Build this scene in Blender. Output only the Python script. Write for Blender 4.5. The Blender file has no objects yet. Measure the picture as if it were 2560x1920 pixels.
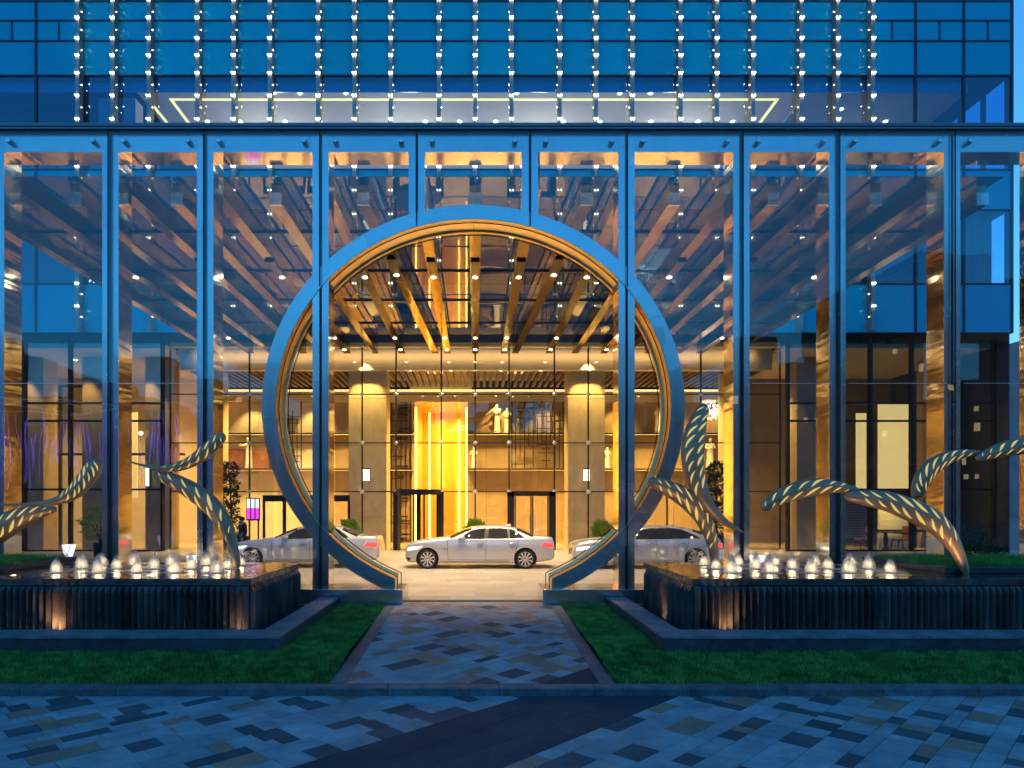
import bpy, bmesh, math, random
import numpy as np
from mathutils import Vector, Matrix

random.seed(7)
rng = np.random.default_rng(11)
R = math.radians
SC = bpy.context.scene
COL = SC.collection

# ------------------------------------------------------------------ camera
F, CX, CY, CAMH = 1680.0, 1188.0, 1266.0, 2.37      # focal length and principal point in photo pixels
cam_d = bpy.data.cameras.new('camera')
cam = bpy.data.objects.new('camera', cam_d)
COL.objects.link(cam)
cam.location = (0, 0, CAMH)
cam.rotation_euler = (R(90), 0, 0)
cam_d.sensor_width = 36
cam_d.lens = 36 * F / 2560
cam_d.shift_x = (1280 - CX) / 2560
cam_d.shift_y = (CY - 960) / 2560
cam_d.clip_end = 3000
SC.camera = cam

# ------------------------------------------------------------------ sky, sun, exposure
SKY_STRENGTH = 0.15
SUN_EL, SUN_ROT = R(3.0), R(8)
LK = 1 / 6.0                                         # lamp level that goes with the exposure below
world = bpy.data.worlds.new('World')
SC.world = world
world.use_nodes = True
wt = world.node_tree
for n in list(wt.nodes):
    wt.nodes.remove(n)
sky = wt.nodes.new('ShaderNodeTexSky')
sky.sky_type = 'NISHITA'
sky.sun_disc = False
sky.sun_elevation = SUN_EL
sky.sun_rotation = SUN_ROT
sky.ozone_density = 6.0
sky.air_density = 1.0
sky.dust_density = 0.3
tint = wt.nodes.new('ShaderNodeMix')
tint.data_type = 'RGBA'
tint.blend_type = 'MULTIPLY'
tint.inputs[0].default_value = 1.0
tint.inputs[7].default_value = (1.4, 1.06, 0.78, 1)
bg = wt.nodes.new('ShaderNodeBackground')
bg.inputs[1].default_value = SKY_STRENGTH
wo = wt.nodes.new('ShaderNodeOutputWorld')
wt.links.new(sky.outputs[0], tint.inputs[6])
wt.links.new(tint.outputs[2], bg.inputs[0])
wt.links.new(bg.outputs[0], wo.inputs[0])

sun_d = bpy.data.lights.new('sun', 'SUN')
sun_d.energy = 0.04
sun_d.angle = R(20)
sun_d.color = (1.0, 0.85, 0.75)
sun = bpy.data.objects.new('sun', sun_d)
sun.rotation_euler = (R(80), 0, R(180) - SUN_ROT)
COL.objects.link(sun)

SC.view_settings.view_transform = 'Standard'
SC.view_settings.look = 'None'
SC.view_settings.exposure = 2.6
SC.view_settings.gamma = 1.0
SC.view_settings.use_curve_mapping = False
cy = SC.cycles
cy.use_denoising = True
cy.max_bounces = 10
cy.diffuse_bounces = 3
cy.glossy_bounces = 5
cy.transmission_bounces = 4
cy.transparent_max_bounces = 40
cy.sample_clamp_indirect = 4.0
cy.sample_clamp_direct = 0.0
cy.caustics_reflective = False
cy.caustics_refractive = False
cy.blur_glossy = 0.5

# ------------------------------------------------------------------ materials
MATS = {}

def ramp(nt, stops):
    r = nt.nodes.new('ShaderNodeValToRGB')
    el = r.color_ramp.elements
    while len(el) > 1:
        el.remove(el[-1])
    el[0].position = stops[0][0]
    el[0].color = (*stops[0][1], 1)
    for p, c in stops[1:]:
        e = el.new(p)
        e.color = (*c, 1)
    return r

def mat(name, col, rough=0.6, metal=0.0, var=0.18, scale=6.0, bump=0.0, bscale=None, stretch=(1, 1, 1),
        objvar=0.0, spec=0.5, rvar=0.0, coat=0.0, detail=6, dirt=0.0):
    """Principled surface with noise colour variation, optional bump and per-object variation."""
    if name in MATS:
        return MATS[name]
    m = bpy.data.materials.new(name)
    m.use_nodes = True
    nt = m.node_tree
    b = nt.nodes['Principled BSDF']
    L = nt.links.new
    tc = nt.nodes.new('ShaderNodeTexCoord')
    geo = nt.nodes.new('ShaderNodeNewGeometry')
    mp = nt.nodes.new('ShaderNodeMapping')
    mp.inputs['Scale'].default_value = stretch
    L(geo.outputs['Position'], mp.inputs['Vector'])
    nz = nt.nodes.new('ShaderNodeTexNoise')
    nz.inputs['Scale'].default_value = scale
    nz.inputs['Detail'].default_value = detail
    nz.inputs['Roughness'].default_value = 0.62
    L(mp.outputs[0], nz.inputs['Vector'])
    lo = tuple(max(0, c * (1 - var)) for c in col)
    hi = tuple(min(1, c * (1 + var)) for c in col)
    rp = ramp(nt, [(0.3, lo), (0.7, hi)])
    L(nz.outputs[0], rp.inputs[0])
    out = rp.outputs[0]
    if objvar:
        oi = nt.nodes.new('ShaderNodeObjectInfo')
        mr = nt.nodes.new('ShaderNodeMapRange')
        mr.inputs[3].default_value = 1 - objvar
        mr.inputs[4].default_value = 1 + objvar
        L(oi.outputs['Random'], mr.inputs[0])
        mx = nt.nodes.new('ShaderNodeVectorMath')
        mx.operation = 'SCALE'
        L(out, mx.inputs[0])
        L(mr.outputs[0], mx.inputs['Scale'])
        out = mx.outputs[0]
    if dirt:
        n2 = nt.nodes.new('ShaderNodeTexNoise')
        n2.inputs['Scale'].default_value = scale * 0.23
        n2.inputs['Detail'].default_value = 8
        L(geo.outputs['Position'], n2.inputs['Vector'])
        r2 = ramp(nt, [(0.42, (1 - dirt,) * 3), (0.6, (1, 1, 1))])
        L(n2.outputs[0], r2.inputs[0])
        mm = nt.nodes.new('ShaderNodeVectorMath')
        mm.operation = 'MULTIPLY'
        L(out, mm.inputs[0])
        L(r2.outputs[0], mm.inputs[1])
        out = mm.outputs[0]
    L(out, b.inputs['Base Color'])
    b.inputs['Roughness'].default_value = rough
    if rvar:
        r3 = nt.nodes.new('ShaderNodeMapRange')
        r3.inputs[1].default_value = 0.3
        r3.inputs[2].default_value = 0.7
        r3.inputs[3].default_value = max(0.02, rough - rvar)
        r3.inputs[4].default_value = min(1, rough + rvar)
        L(nz.outputs[0], r3.inputs[0])
        L(r3.outputs[0], b.inputs['Roughness'])
    b.inputs['Metallic'].default_value = metal
    b.inputs['Specular IOR Level'].default_value = spec
    b.inputs['Coat Weight'].default_value = coat
    b.inputs['Coat Roughness'].default_value = 0.05
    if bump:
        bn = nt.nodes.new('ShaderNodeTexNoise')
        bn.inputs['Scale'].default_value = bscale or scale * 4
        bn.inputs['Detail'].default_value = 4
        L(mp.outputs[0], bn.inputs['Vector'])
        bp = nt.nodes.new('ShaderNodeBump')
        bp.inputs['Strength'].default_value = bump
        bp.inputs['Distance'].default_value = 0.02
        L(bn.outputs[0], bp.inputs['Height'])
        L(bp.outputs[0], b.inputs['Normal'])
    MATS[name] = m
    return m

def mirror(name, col, rough, wave, scale, stretch=(1, 1, 1), dist=0.01):
    """Polished sheet metal: slightly wavy so that reflections wobble."""
    m = bpy.data.materials.new(name)
    m.use_nodes = True
    nt = m.node_tree
    L = nt.links.new
    b = nt.nodes['Principled BSDF']
    geo = nt.nodes.new('ShaderNodeNewGeometry')
    mp = nt.nodes.new('ShaderNodeMapping')
    mp.inputs['Scale'].default_value = stretch
    L(geo.outputs['Position'], mp.inputs['Vector'])
    n1 = nt.nodes.new('ShaderNodeTexNoise')
    n1.inputs['Scale'].default_value = scale
    n1.inputs['Detail'].default_value = 2
    n1.inputs['Distortion'].default_value = 0.6
    L(mp.outputs[0], n1.inputs['Vector'])
    bp = nt.nodes.new('ShaderNodeBump')
    bp.inputs['Strength'].default_value = wave
    bp.inputs['Distance'].default_value = dist
    L(n1.outputs[0], bp.inputs['Height'])
    L(bp.outputs[0], b.inputs['Normal'])
    n2 = nt.nodes.new('ShaderNodeTexNoise')
    n2.inputs['Scale'].default_value = 3
    n2.inputs['Detail'].default_value = 8
    L(geo.outputs['Position'], n2.inputs['Vector'])
    rp = ramp(nt, [(0.35, tuple(c * .86 for c in col)), (0.65, col)])
    L(n2.outputs[0], rp.inputs[0])
    L(rp.outputs[0], b.inputs['Base Color'])
    mr = nt.nodes.new('ShaderNodeMapRange')
    mr.inputs[3].default_value = rough * 0.6
    mr.inputs[4].default_value = rough * 1.5
    L(n2.outputs[0], mr.inputs[0])
    L(mr.outputs[0], b.inputs['Roughness'])
    b.inputs['Metallic'].default_value = 1.0
    MATS[name] = m
    return m

def glass(name, tintc, f0=0.05, rough=0.0, wave=0.0, wscale=0.6, glosscol=(1, 1, 1)):
    """Thin architectural glass: tinted see-through plus a mirror layer that grows at grazing angles."""
    m = bpy.data.materials.new(name)
    m.use_nodes = True
    nt = m.node_tree
    L = nt.links.new
    for n in list(nt.nodes):
        nt.nodes.remove(n)
    o = nt.nodes.new('ShaderNodeOutputMaterial')
    mx = nt.nodes.new('ShaderNodeMixShader')
    tr = nt.nodes.new('ShaderNodeBsdfTransparent')
    tr.inputs[0].default_value = (*tintc, 1)
    gl = nt.nodes.new('ShaderNodeBsdfGlossy')
    gl.inputs[0].default_value = (*glosscol, 1)
    gl.inputs[1].default_value = rough
    geo = nt.nodes.new('ShaderNodeNewGeometry')
    dt = nt.nodes.new('ShaderNodeVectorMath')
    dt.operation = 'DOT_PRODUCT'
    L(geo.outputs['Normal'], dt.inputs[0])
    L(geo.outputs['Incoming'], dt.inputs[1])
    def mth(op, a, bv):
        n = nt.nodes.new('ShaderNodeMath')
        n.operation = op
        for i, v in enumerate((a, bv)):
            if isinstance(v, (int, float)):
                n.inputs[i].default_value = v
            elif v is not None:
                L(v, n.inputs[i])
        return n.outputs[0]
    c = mth('ABSOLUTE', dt.outputs['Value'], None)
    c = mth('SUBTRACT', 1.0, c)
    c = mth('POWER', c, 5.0)
    c = mth('MULTIPLY', c, 1 - f0)
    c = mth('ADD', c, f0)
    c = mth('MINIMUM', c, 0.97)
    L(c, mx.inputs[0])
    L(tr.outputs[0], mx.inputs[1])
    L(gl.outputs[0], mx.inputs[2])
    if wave:
        n1 = nt.nodes.new('ShaderNodeTexNoise')
        n1.inputs['Scale'].default_value = wscale
        n1.inputs['Detail'].default_value = 1
        L(geo.outputs['Position'], n1.inputs['Vector'])
        bp = nt.nodes.new('ShaderNodeBump')
        bp.inputs['Strength'].default_value = wave
        bp.inputs['Distance'].default_value = 0.02
        L(n1.outputs[0], bp.inputs['Height'])
        L(bp.outputs[0], gl.inputs['Normal'])
    L(mx.outputs[0], o.inputs[0])
    MATS[name] = m
    return m

def emit(name, col, strength, sample=True):
    m = bpy.data.materials.new(name)
    m.use_nodes = True
    nt = m.node_tree
    b = nt.nodes['Principled BSDF']
    b.inputs['Base Color'].default_value = (*col, 1)
    b.inputs['Roughness'].default_value = 0.4
    nz = nt.nodes.new('ShaderNodeTexNoise')
    nz.inputs['Scale'].default_value = 9
    rp = ramp(nt, [(0.2, tuple(c * .9 for c in col)), (0.8, col)])
    nt.links.new(nz.outputs[0], rp.inputs[0])
    nt.links.new(rp.outputs[0], b.inputs['Emission Color'])
    b.inputs['Emission Strength'].default_value = strength * LK
    if not sample:
        m.cycles.emission_sampling = 'NONE'
    MATS[name] = m
    return m

# stone and ground
M_S_LIGHT = mat('stone_light', (.47, .47, .475), .72, spec=.25, var=.16, scale=7, bump=.25, bscale=60, objvar=.12, dirt=.25, rvar=.12)
M_S_DARK = mat('stone_dark', (.13, .132, .138), .72, spec=.25, var=.22, scale=8, bump=.25, bscale=60, objvar=.2, dirt=.2, rvar=.12)
M_S_TAN = mat('stone_tan', (.56, .31, .21), .72, spec=.25, var=.18, scale=7, bump=.25, bscale=60, objvar=.12, dirt=.2, rvar=.12)
M_S_PALE = mat('stone_pale', (.5, .49, .46), .72, spec=.25, var=.14, scale=7, bump=.25, bscale=60, objvar=.08, dirt=.2, rvar=.12)
M_S_BAND = mat('stone_band', (.085, .09, .10), .8, spec=.25, var=.25, scale=5, bump=.2, bscale=60, objvar=.1, dirt=.25, rvar=.12)
M_MORTAR = mat('mortar', (.03, .03, .031), .9, var=.3, scale=20)
M_KERB = mat('kerb_granite', (.20, .20, .21), .6, var=.25, scale=18, bump=.2, bscale=90, objvar=.15, dirt=.3, rvar=.1)
M_EDGE = mat('edge_granite', (.2, .195, .19), .6, var=.22, scale=16, bump=.2, bscale=90, objvar=.1, dirt=.3)
M_COPE_SKYLIT = mat('coping_granite_skylit', (.30, .30, .305), .6, var=.2, scale=14, bump=.12, bscale=70, objvar=.12, dirt=.3)  # paler than the wall face: sky light on the top put into the colour
M_FWALL = mat('fountain_wall_stone', (.10, .10, .105), .5, var=.25, scale=12, bump=.12, bscale=70, objvar=.15, dirt=.35, rvar=.12)
M_RIB = mat('wet_dark_stone', (.15, .105, .09), .3, var=.35, scale=5, bump=.25, bscale=30, stretch=(1, 1, .25), objvar=.35, dirt=.4, rvar=.14)
M_RIM = mat('rim_stone', (.16, .11, .09), .28, var=.35, scale=6, bump=.15, bscale=40, stretch=(1, 1, 2.5), objvar=.3, dirt=.35, rvar=.12)
M_SLAB = mat('drive_slab', (.50, .45, .38), .5, var=.10, scale=5, bump=.12, bscale=60, objvar=.13, dirt=.1, rvar=.12)
M_GROUND = mat('ground_stone', (.14, .14, .145), .7, var=.3, scale=2.5, bump=.2, dirt=.3)
M_SOIL = mat('soil', (.03, .035, .018), .95, var=.4, scale=20, bump=.4)
# metal
M_STEEL = mat('satin_steel', (.79, .77, .74), .24, metal=.9, var=.08, scale=1.6, bump=.03, bscale=1.6, rvar=.05, objvar=.05, dirt=.10)
M_CAP = mat('dark_cap_metal', (.20, .21, .23), .35, metal=.8, var=.15, scale=3, rvar=.08)
M_MIRROR = mirror('gold_tinted_steel', (.84, .72, .52), .08, .35, .8, (.35, .35, 3.0), .03)  # steel with a gold tint: warm reflections put into the colour
M_RINGIN = mirror('gold_tinted_ring_lining', (.92, .70, .36), .34, .15, .9, (1, 1, 1.6), .02)  # golden colour stands in for lamp light reflected in the steel
M_BEAM = mirror('bronze_beam', (.30, .22, .13), .14, .6, 1.3, (1.2, .5, 1), .03)
M_DARK = mat('dark_metal', (.02, .02, .022), .4, metal=.6, var=.3, scale=4)
M_SEAL = mat('black_sealant', (.012, .012, .014), .6, var=.3, scale=6)
M_CHROME = mat('brushed_knob', (.7, .71, .72), .35, metal=1, var=.1, scale=9)
M_SCULPT = mat('sculpture_bronze', (.60, .34, .19), .42, metal=.3, var=.15, scale=4, bump=.04, bscale=20, rvar=.08)
M_FIN = mat('fin_metal', (.30, .31, .30), .42, metal=.6, var=.12, scale=2)
M_MULL = mat('mullion_metal', (.05, .065, .09), .45, metal=.5, var=.2, scale=2)
# glass
M_G_SCREEN = glass('screen_glass', (.955, .965, .97), .045, 0, .28, .7)
M_G_ROOF = glass('roof_glass', (.46, .51, .48), .05, 0, .15, .8)
M_G_LOBBY = glass('lobby_glass', (.965, .965, .955), .04, 0, .1, .9)
M_G_TOWER = glass('tower_glass', (.60, .78, .92), .10, 0, .08, .5, (.75, .92, 1))
M_G_WING = glass('wing_glass', (.78, .83, .86), .06, 0, .1, .6)
M_G_CAR = glass('car_glass', (.22, .25, .26), .06, 0)
M_SPAN = mat('spandrel_blue', (.0, .47, .72), .18, var=.05, scale=.4, spec=.35, objvar=.06, coat=.0)
# interior
M_CREAM = mat('cream_plaster', (.66, .58, .48), .7, var=.06, scale=1.5)
M_PANEL = mat('warm_wall_panel', (.40, .275, .16), .4, var=.14, scale=1.5, objvar=.1)
M_STONEC = mat('column_travertine', (.54, .43, .29), .35, var=.12, scale=3, stretch=(1, 1, .5), objvar=.06, rvar=.08)
M_GOLD = mat('gold_panel', (.72, .46, .10), .35, var=.1, scale=2, stretch=(3, 3, .3))
M_WOOD = mat('dark_wood', (.09, .05, .03), .5, var=.3, scale=4, stretch=(8, 1, 8))
M_WOODR = mat('red_wood', (.32, .13, .06), .4, var=.2, scale=2)
M_FLOOR = mat('lobby_floor', (.42, .34, .25), .15, var=.12, scale=1.2)
M_WHITE = mat('white_statue_stone', (.8, .76, .70), .5, var=.05, scale=4)
M_BLACK = mat('black_lacquer', (.012, .011, .010), .3, var=.2, scale=3)
M_UPCEIL = mat('upper_ceiling', (.70, .62, .60), .8, var=.04, scale=1)
M_CURT = mat('curtain_cloth', (.60, .48, .34), .85, var=.12, scale=3, stretch=(6, 1, .2))
M_BROWN = mat('brown_leather', (.18, .06, .02), .5, var=.2, scale=6)
# plants
M_GRASS = mat('grass_blade', (.24, .46, .08), .6, var=.6, scale=5, spec=.2, dirt=.3)
M_LEAF = mat('shrub_leaf', (.20, .36, .04), .5, var=.4, scale=8, spec=.3, objvar=.1)
M_LEAFD = mat('dark_shrub_leaf', (.035, .07, .025), .55, var=.4, scale=6, spec=.3)
M_BARK = mat('bark', (.06, .045, .03), .9, var=.3, scale=12)
# lamps
WARM = (1.0, .62, .22)
E_BULB = emit('facade_bulb', (1, .90, .66), 48, True)
E_COVE = emit('cove_strip', (1, .66, .18), 3.0)
E_LEDGE = emit('ledge_strip', (1, .66, .2), .9)
E_YEL = emit('corridor_strip', (1, .66, .10), 9)
E_DOWN = emit('downlight_lens', (1, .80, .52), 40, False)
E_SLOT = emit('slot_glow', (1, .70, .18), .62, False)
E_PANEL = emit('backlit_panel', (1, .66, .22), 1.3)
E_SCONCE = emit('sconce_glass', (1, .84, .55), 4, False)
E_CRYST = emit('lit_crystal', (1, .90, .72), 6, False)
E_LANT = emit('lantern_glass', (.86, .95, 1), 1.6)
E_RED = emit('tail_lamp', (1, .04, .03), 2.5, False)
E_HEAD = emit('head_lamp', (1, .93, .85), 6, False)
E_PURP = emit('purple_light', (.14, .08, 1), 4, False)

# ------------------------------------------------------------------ object helpers
WL = {}

def link(o, parent=None, wl=None):
    COL.objects.link(o)
    if parent is not None:
        o.parent = parent
        pw = WL[parent.name]
    else:
        pw = Vector((0, 0, 0))
    if wl is not None:
        wl = Vector(wl)
        o.location = wl - pw
        WL[o.name] = wl
    return o

def tag(o, label=None, cat=None, group=None, kind=None):
    if label: o['label'] = label
    if cat: o['category'] = cat
    if group: o['group'] = group
    if kind: o['kind'] = kind
    return o

def thing(name, label, cat, loc=(0, 0, 0), group=None, kind=None):
    o = bpy.data.objects.new(name, None)
    o.empty_display_size = .2
    link(o, None, loc)
    return tag(o, label, cat, group, kind)

class MB:
    """Collects boxes, prisms, tubes and sheets in world coordinates; build() links them as one mesh."""
    def __init__(self):
        self.v, self.f = [], []
    def add(self, vs, fs):
        b = len(self.v)
        self.v += [tuple(p) for p in vs]
        self.f += [tuple(i + b for i in q) for q in fs]
        return self
    def box(self, x0, x1, y0, y1, z0, z1):
        if x0 > x1: x0, x1 = x1, x0
        if y0 > y1: y0, y1 = y1, y0
        if z0 > z1: z0, z1 = z1, z0
        return self.add([(x0, y0, z0), (x1, y0, z0), (x1, y1, z0), (x0, y1, z0), (x0, y0, z1), (x1, y0, z1), (x1, y1, z1), (x0, y1, z1)],
                        [(3, 2, 1, 0), (4, 5, 6, 7), (0, 1, 5, 4), (1, 2, 6, 5), (2, 3, 7, 6), (3, 0, 4, 7)])
    def prism(self, poly, vec):
        n = len(poly)
        p = [Vector(q) for q in poly]
        w = [q + Vector(vec) for q in p]
        return self.add(p + w, [tuple(range(n))[::-1], tuple(range(n, 2 * n))] + [(i, (i + 1) % n, n + (i + 1) % n, n + i) for i in range(n)])
    def quad(self, a, b, c, d):
        return self.add([a, b, c, d], [(0, 1, 2, 3)])
    def grid(self, rows, closed=False):
        n = len(rows[0])
        vs = [p for r in rows for p in r]
        fs = []
        for i in range(len(rows) - 1):
            for j in range(n if closed else n - 1):
                k = (j + 1) % n
                fs.append((i * n + j, i * n + k, (i + 1) * n + k, (i + 1) * n + j))
        return self.add(vs, fs)
    def tube(self, path, rad, n=8, caps=True):
        P = [Vector(p) for p in path]
        rad = rad if hasattr(rad, '__len__') else [rad] * len(P)
        rows = []
        up = Vector((0, 0, 1))
        prev = None
        for i, p in enumerate(P):
            t = (P[min(i + 1, len(P) - 1)] - P[max(i - 1, 0)]).normalized()
            if prev is None:
                a = t.cross(up)
                if a.length < 1e-3: a = t.cross(Vector((1, 0, 0)))
            else:
                a = prev - t * prev.dot(t)
            a.normalize()
            prev = a
            b = t.cross(a)
            rows.append([p + (a * math.cos(2 * math.pi * k / n) + b * math.sin(2 * math.pi * k / n)) * rad[i] for k in range(n)])
        b0 = len(self.v)
        self.grid(rows, True)
        if caps:
            self.f.append(tuple(b0 + k for k in range(n))[::-1])
            e = b0 + (len(P) - 1) * n
            self.f.append(tuple(e + k for k in range(n)))
        return self
    def lathe(self, prof, n=16, c=(0, 0, 0)):
        rows = [[(c[0] + r * math.cos(2 * math.pi * k / n), c[1] + r * math.sin(2 * math.pi * k / n), c[2] + z) for k in range(n)] for r, z in prof]
        return self.grid(rows, True)
    def build(self, name, m, parent=None, label=None, cat=None, group=None, kind=None, smooth=False, origin=None, bevel=0, seg=2):
        a = np.array(self.v, dtype=float)
        if origin is None:
            lo, hi = a.min(0), a.max(0)
            origin = Vector(((lo[0] + hi[0]) / 2, (lo[1] + hi[1]) / 2, lo[2] if parent is None else (lo[2] + hi[2]) / 2))
        origin = Vector(origin)
        me = bpy.data.meshes.new(name)
        me.from_pydata((a - np.array(origin)).tolist(), [], self.f)
        for mm in (m if isinstance(m, (list, tuple)) else [m]):
            me.materials.append(mm)
        if smooth:
            me.polygons.foreach_set('use_smooth', [True] * len(me.polygons))
        me.update()
        o = bpy.data.objects.new(name, me)
        link(o, parent, origin)
        if bevel:
            bm = o.modifiers.new('bevel', 'BEVEL')
            bm.width = bevel
            bm.segments = seg
            bm.limit_method = 'ANGLE'
        return tag(o, label, cat, group, kind)

def inst(name, src, parent, wl, rot=None, scale=None, m=None):
    o = bpy.data.objects.new(name, src.data if hasattr(src, 'data') else src)
    link(o, parent, wl)
    if rot is not None: o.rotation_euler = rot
    if scale is not None: o.scale = scale
    return o

def box(name, m, x0, x1, y0, y1, z0, z1, parent=None, **k):
    return MB().box(x0, x1, y0, y1, z0, z1).build(name, m, parent, **k)

def copy_tree(o, parent=None):
    c = o.copy()
    COL.objects.link(c)
    if parent is not None: c.parent = parent
    for ch in list(o.children):
        copy_tree(ch, c)
    return c

def PX(px, Y): return (px - CX) / F * Y
def PZ(py, Y): return CAMH + (CY - py) / F * Y
def P(px, py, Y): return Vector((PX(px, Y), Y, PZ(py, Y)))

def lamp(kind, loc, energy, col=WARM, size=.3, size_y=None, rot=(0, 0, 0), spot=None, blend=.6, radius=.05, name='lamp_light'):
    d = bpy.data.lights.new(name, kind)
    d.energy = energy * LK
    d.color = col
    if kind == 'AREA':
        d.shape = 'RECTANGLE'
        d.size = size
        d.size_y = size_y or size
        d.spread = R(100)
    else:
        d.shadow_soft_size = radius
    if kind == 'SPOT':
        d.spot_size = spot or R(90)
        d.spot_blend = blend
    o = bpy.data.objects.new(name, d)
    o.location = loc
    o.rotation_euler = rot
    COL.objects.link(o)
    return o

ORD = ['first', 'second', 'third', 'fourth', 'fifth', 'sixth', 'seventh', 'eighth', 'ninth', 'tenth', 'eleventh', 'twelfth', 'thirteenth', 'fourteenth', 'fifteenth', 'sixteenth']
def interp(x, pts):
    if x <= pts[0][0]: return pts[0][1]
    for (a, va), (b, vb) in zip(pts, pts[1:]):
        if x <= b:
            return va + (vb - va) * (x - a) / (b - a)
    return pts[-1][1]
def sinterp(x, pts):
    """Catmull-Rom through the points (smooth profile)."""
    n = len(pts)
    if x <= pts[0][0]: return pts[0][1]
    if x >= pts[-1][0]: return pts[-1][1]
    for i in range(n - 1):
        if x <= pts[i + 1][0]:
            x1, y1 = pts[i]
            x2, y2 = pts[i + 1]
            m1 = (pts[i + 1][1] - pts[i - 1][1]) / (pts[i + 1][0] - pts[i - 1][0]) if i > 0 else (y2 - y1) / (x2 - x1)
            m2 = (pts[i + 2][1] - y1) / (pts[i + 2][0] - x1) if i + 2 < n else (y2 - y1) / (x2 - x1)
            h = x2 - x1
            t = (x - x1) / h
            return (2 * t**3 - 3 * t**2 + 1) * y1 + (t**3 - 2 * t**2 + t) * h * m1 + (-2 * t**3 + 3 * t**2) * y2 + (t**3 - t**2) * h * m2

# ================================================================== ground, paving, kerb, walk
box('ground', M_GROUND, -700, 700, -700, 700, -.12, -.06, kind='structure')

def clip_poly(poly, conv):
    out = poly
    n = len(conv)
    for i in range(n):
        a, b = conv[i], conv[(i + 1) % n]
        def side(p): return (b[0] - a[0]) * (p[1] - a[1]) - (b[1] - a[1]) * (p[0] - a[0])
        res = []
        for j in range(len(out)):
            p, q = out[j], out[(j + 1) % len(out)]
            sp, sq = side(p), side(q)
            if sp >= 0: res.append(p)
            if (sp > 0 and sq < 0) or (sp < 0 and sq > 0):
                t = sp / (sp - sq)
                res.append((p[0] + (q[0] - p[0]) * t, p[1] + (q[1] - p[1]) * t))
        out = res
        if len(out) < 3: return []
    return out

def area(poly):
    return abs(sum(poly[i][0] * poly[(i + 1) % len(poly)][1] - poly[(i + 1) % len(poly)][0] * poly[i][1] for i in range(len(poly)))) / 2

S2 = math.sqrt(2)
BAND = (4.137, 5.494)       # the plain dark diagonal band, in the diagonal coordinate v

def diagonal_paving(x0, x1, y0, y1, zf, parent, seed, probs, seen):
    rd = random.Random(seed)
    conv = [(x0, y0), (x1, y0), (x1, y1), (x0, y1)]
    us = [(x + y) / S2 for x, y in conv]
    vs = [(y - x) / S2 for x, y in conv]
    rows = []
    v = BAND[0]
    while v > min(vs) - .1:
        w = rd.choice([.15, .2, .2, .3, .3])
        rows.append((v - w, v, False)); v -= w
    v = BAND[0]
    while v < BAND[1] - .01:
        w = (BAND[1] - BAND[0]) / 3
        rows.append((v, v + w, True)); v += w
    v = BAND[1]
    while v < max(vs) + .1:
        w = rd.choice([.15, .2, .2, .3, .3])
        rows.append((v, v + w, False)); v += w
    g = .0032
    pieces = []
    for va, vb, dark in rows:
        u = min(us) - rd.random() * .6
        last = None
        while u < max(us):
            ln = rd.choice([.6, .9, 1.2]) if dark else rd.choice([.2, .3, .3, .4, .45, .6])
            q = [(u + g, va + g), (u + ln - g, va + g), (u + ln - g, vb - g), (u + g, vb - g)]
            poly = [((a - b) / S2, (a + b) / S2) for a, b in q]
            u += ln
            poly = clip_poly(poly, conv)
            if len(poly) < 3 or area(poly) < .002: continue
            if dark: m = M_S_BAND
            else:
                r = rd.random()
                m = M_S_LIGHT
                acc = 0
                for mm, pr in probs:
                    acc += pr
                    if r < acc:
                        m = mm
                        break
                if m is not M_S_LIGHT and m is last: m = M_S_LIGHT
                last = m
            pieces.append((poly, m))
    rest = {}
    cnt = 0
    for poly, m in pieces:
        cxp = sum(p[0] for p in poly) / len(poly)
        cyp = sum(p[1] for p in poly) / len(poly)
        dz = rd.uniform(-.0012, .0012)
        vs3 = [(px, py, zf(py) + dz) for px, py in poly]
        if seen(cxp, cyp) and cnt < 300:
            MB().prism([(a, b, c - .03) for a, b, c in vs3], (0, 0, .03)).build('paving_stone', m, parent)
            cnt += 1
        else:
            rest.setdefault(m.name, (m, MB()))[1].prism([(a, b, c - .03) for a, b, c in vs3], (0, 0, .03))
    for m, mb in rest.values():
        mb.build('paving_stones_at_the_margin', m, parent, kind='stuff')

street = box('street_pavement', M_MORTAR, -14, 14.5, 2.0, 8.398, -.055, -.006, kind='structure')
diagonal_paving(-13.8, 14.3, 2.1, 8.396, lambda y: 0.0, street, 3, [(M_S_DARK, .27), (M_S_TAN, .09), (M_S_PALE, .05)],
                lambda x, y: y > 5.85 and (-1188 / F * y - .3) < x < (1372 / F * y + .3))

def walk_z(y): return .10 + (min(max(y, 8.62), 14.2) - 8.62) / (14.2 - 8.62) * .21
WX0, WX1 = -1.87, 1.79
wb = MB()
wb.add([(WX0, 8.62, walk_z(8.62) - .006), (WX1, 8.62, walk_z(8.62) - .006), (WX1, 14.2, walk_z(14.2) - .006), (WX0, 14.2, walk_z(14.2) - .006),
        (WX1, 14.75, .304), (WX0, 14.75, .304)], [(0, 1, 2, 3), (3, 2, 4, 5)])
walk = wb.build('garden_walk', M_MORTAR, kind='structure')
diagonal_paving(WX0 + .2, WX1 - .2, 8.63, 14.5, walk_z, walk, 8, [(M_S_TAN, .27), (M_S_DARK, .09), (M_S_PALE, .17)], lambda x, y: True)
for xa, xb in ((WX0, WX0 + .197), (WX1 - .197, WX1)):
    y = 8.63
    while y < 14.15:
        y2 = min(y + .92, 14.18)
        MB().prism([(xa, y + .002, walk_z(y) - .04), (xb, y + .002, walk_z(y) - .04), (xb, y2 - .002, walk_z(y2) - .04), (xa, y2 - .002, walk_z(y2) - .04)], (0, 0, .044)).build('edging_stone', M_EDGE, walk)
        y = y2

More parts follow.
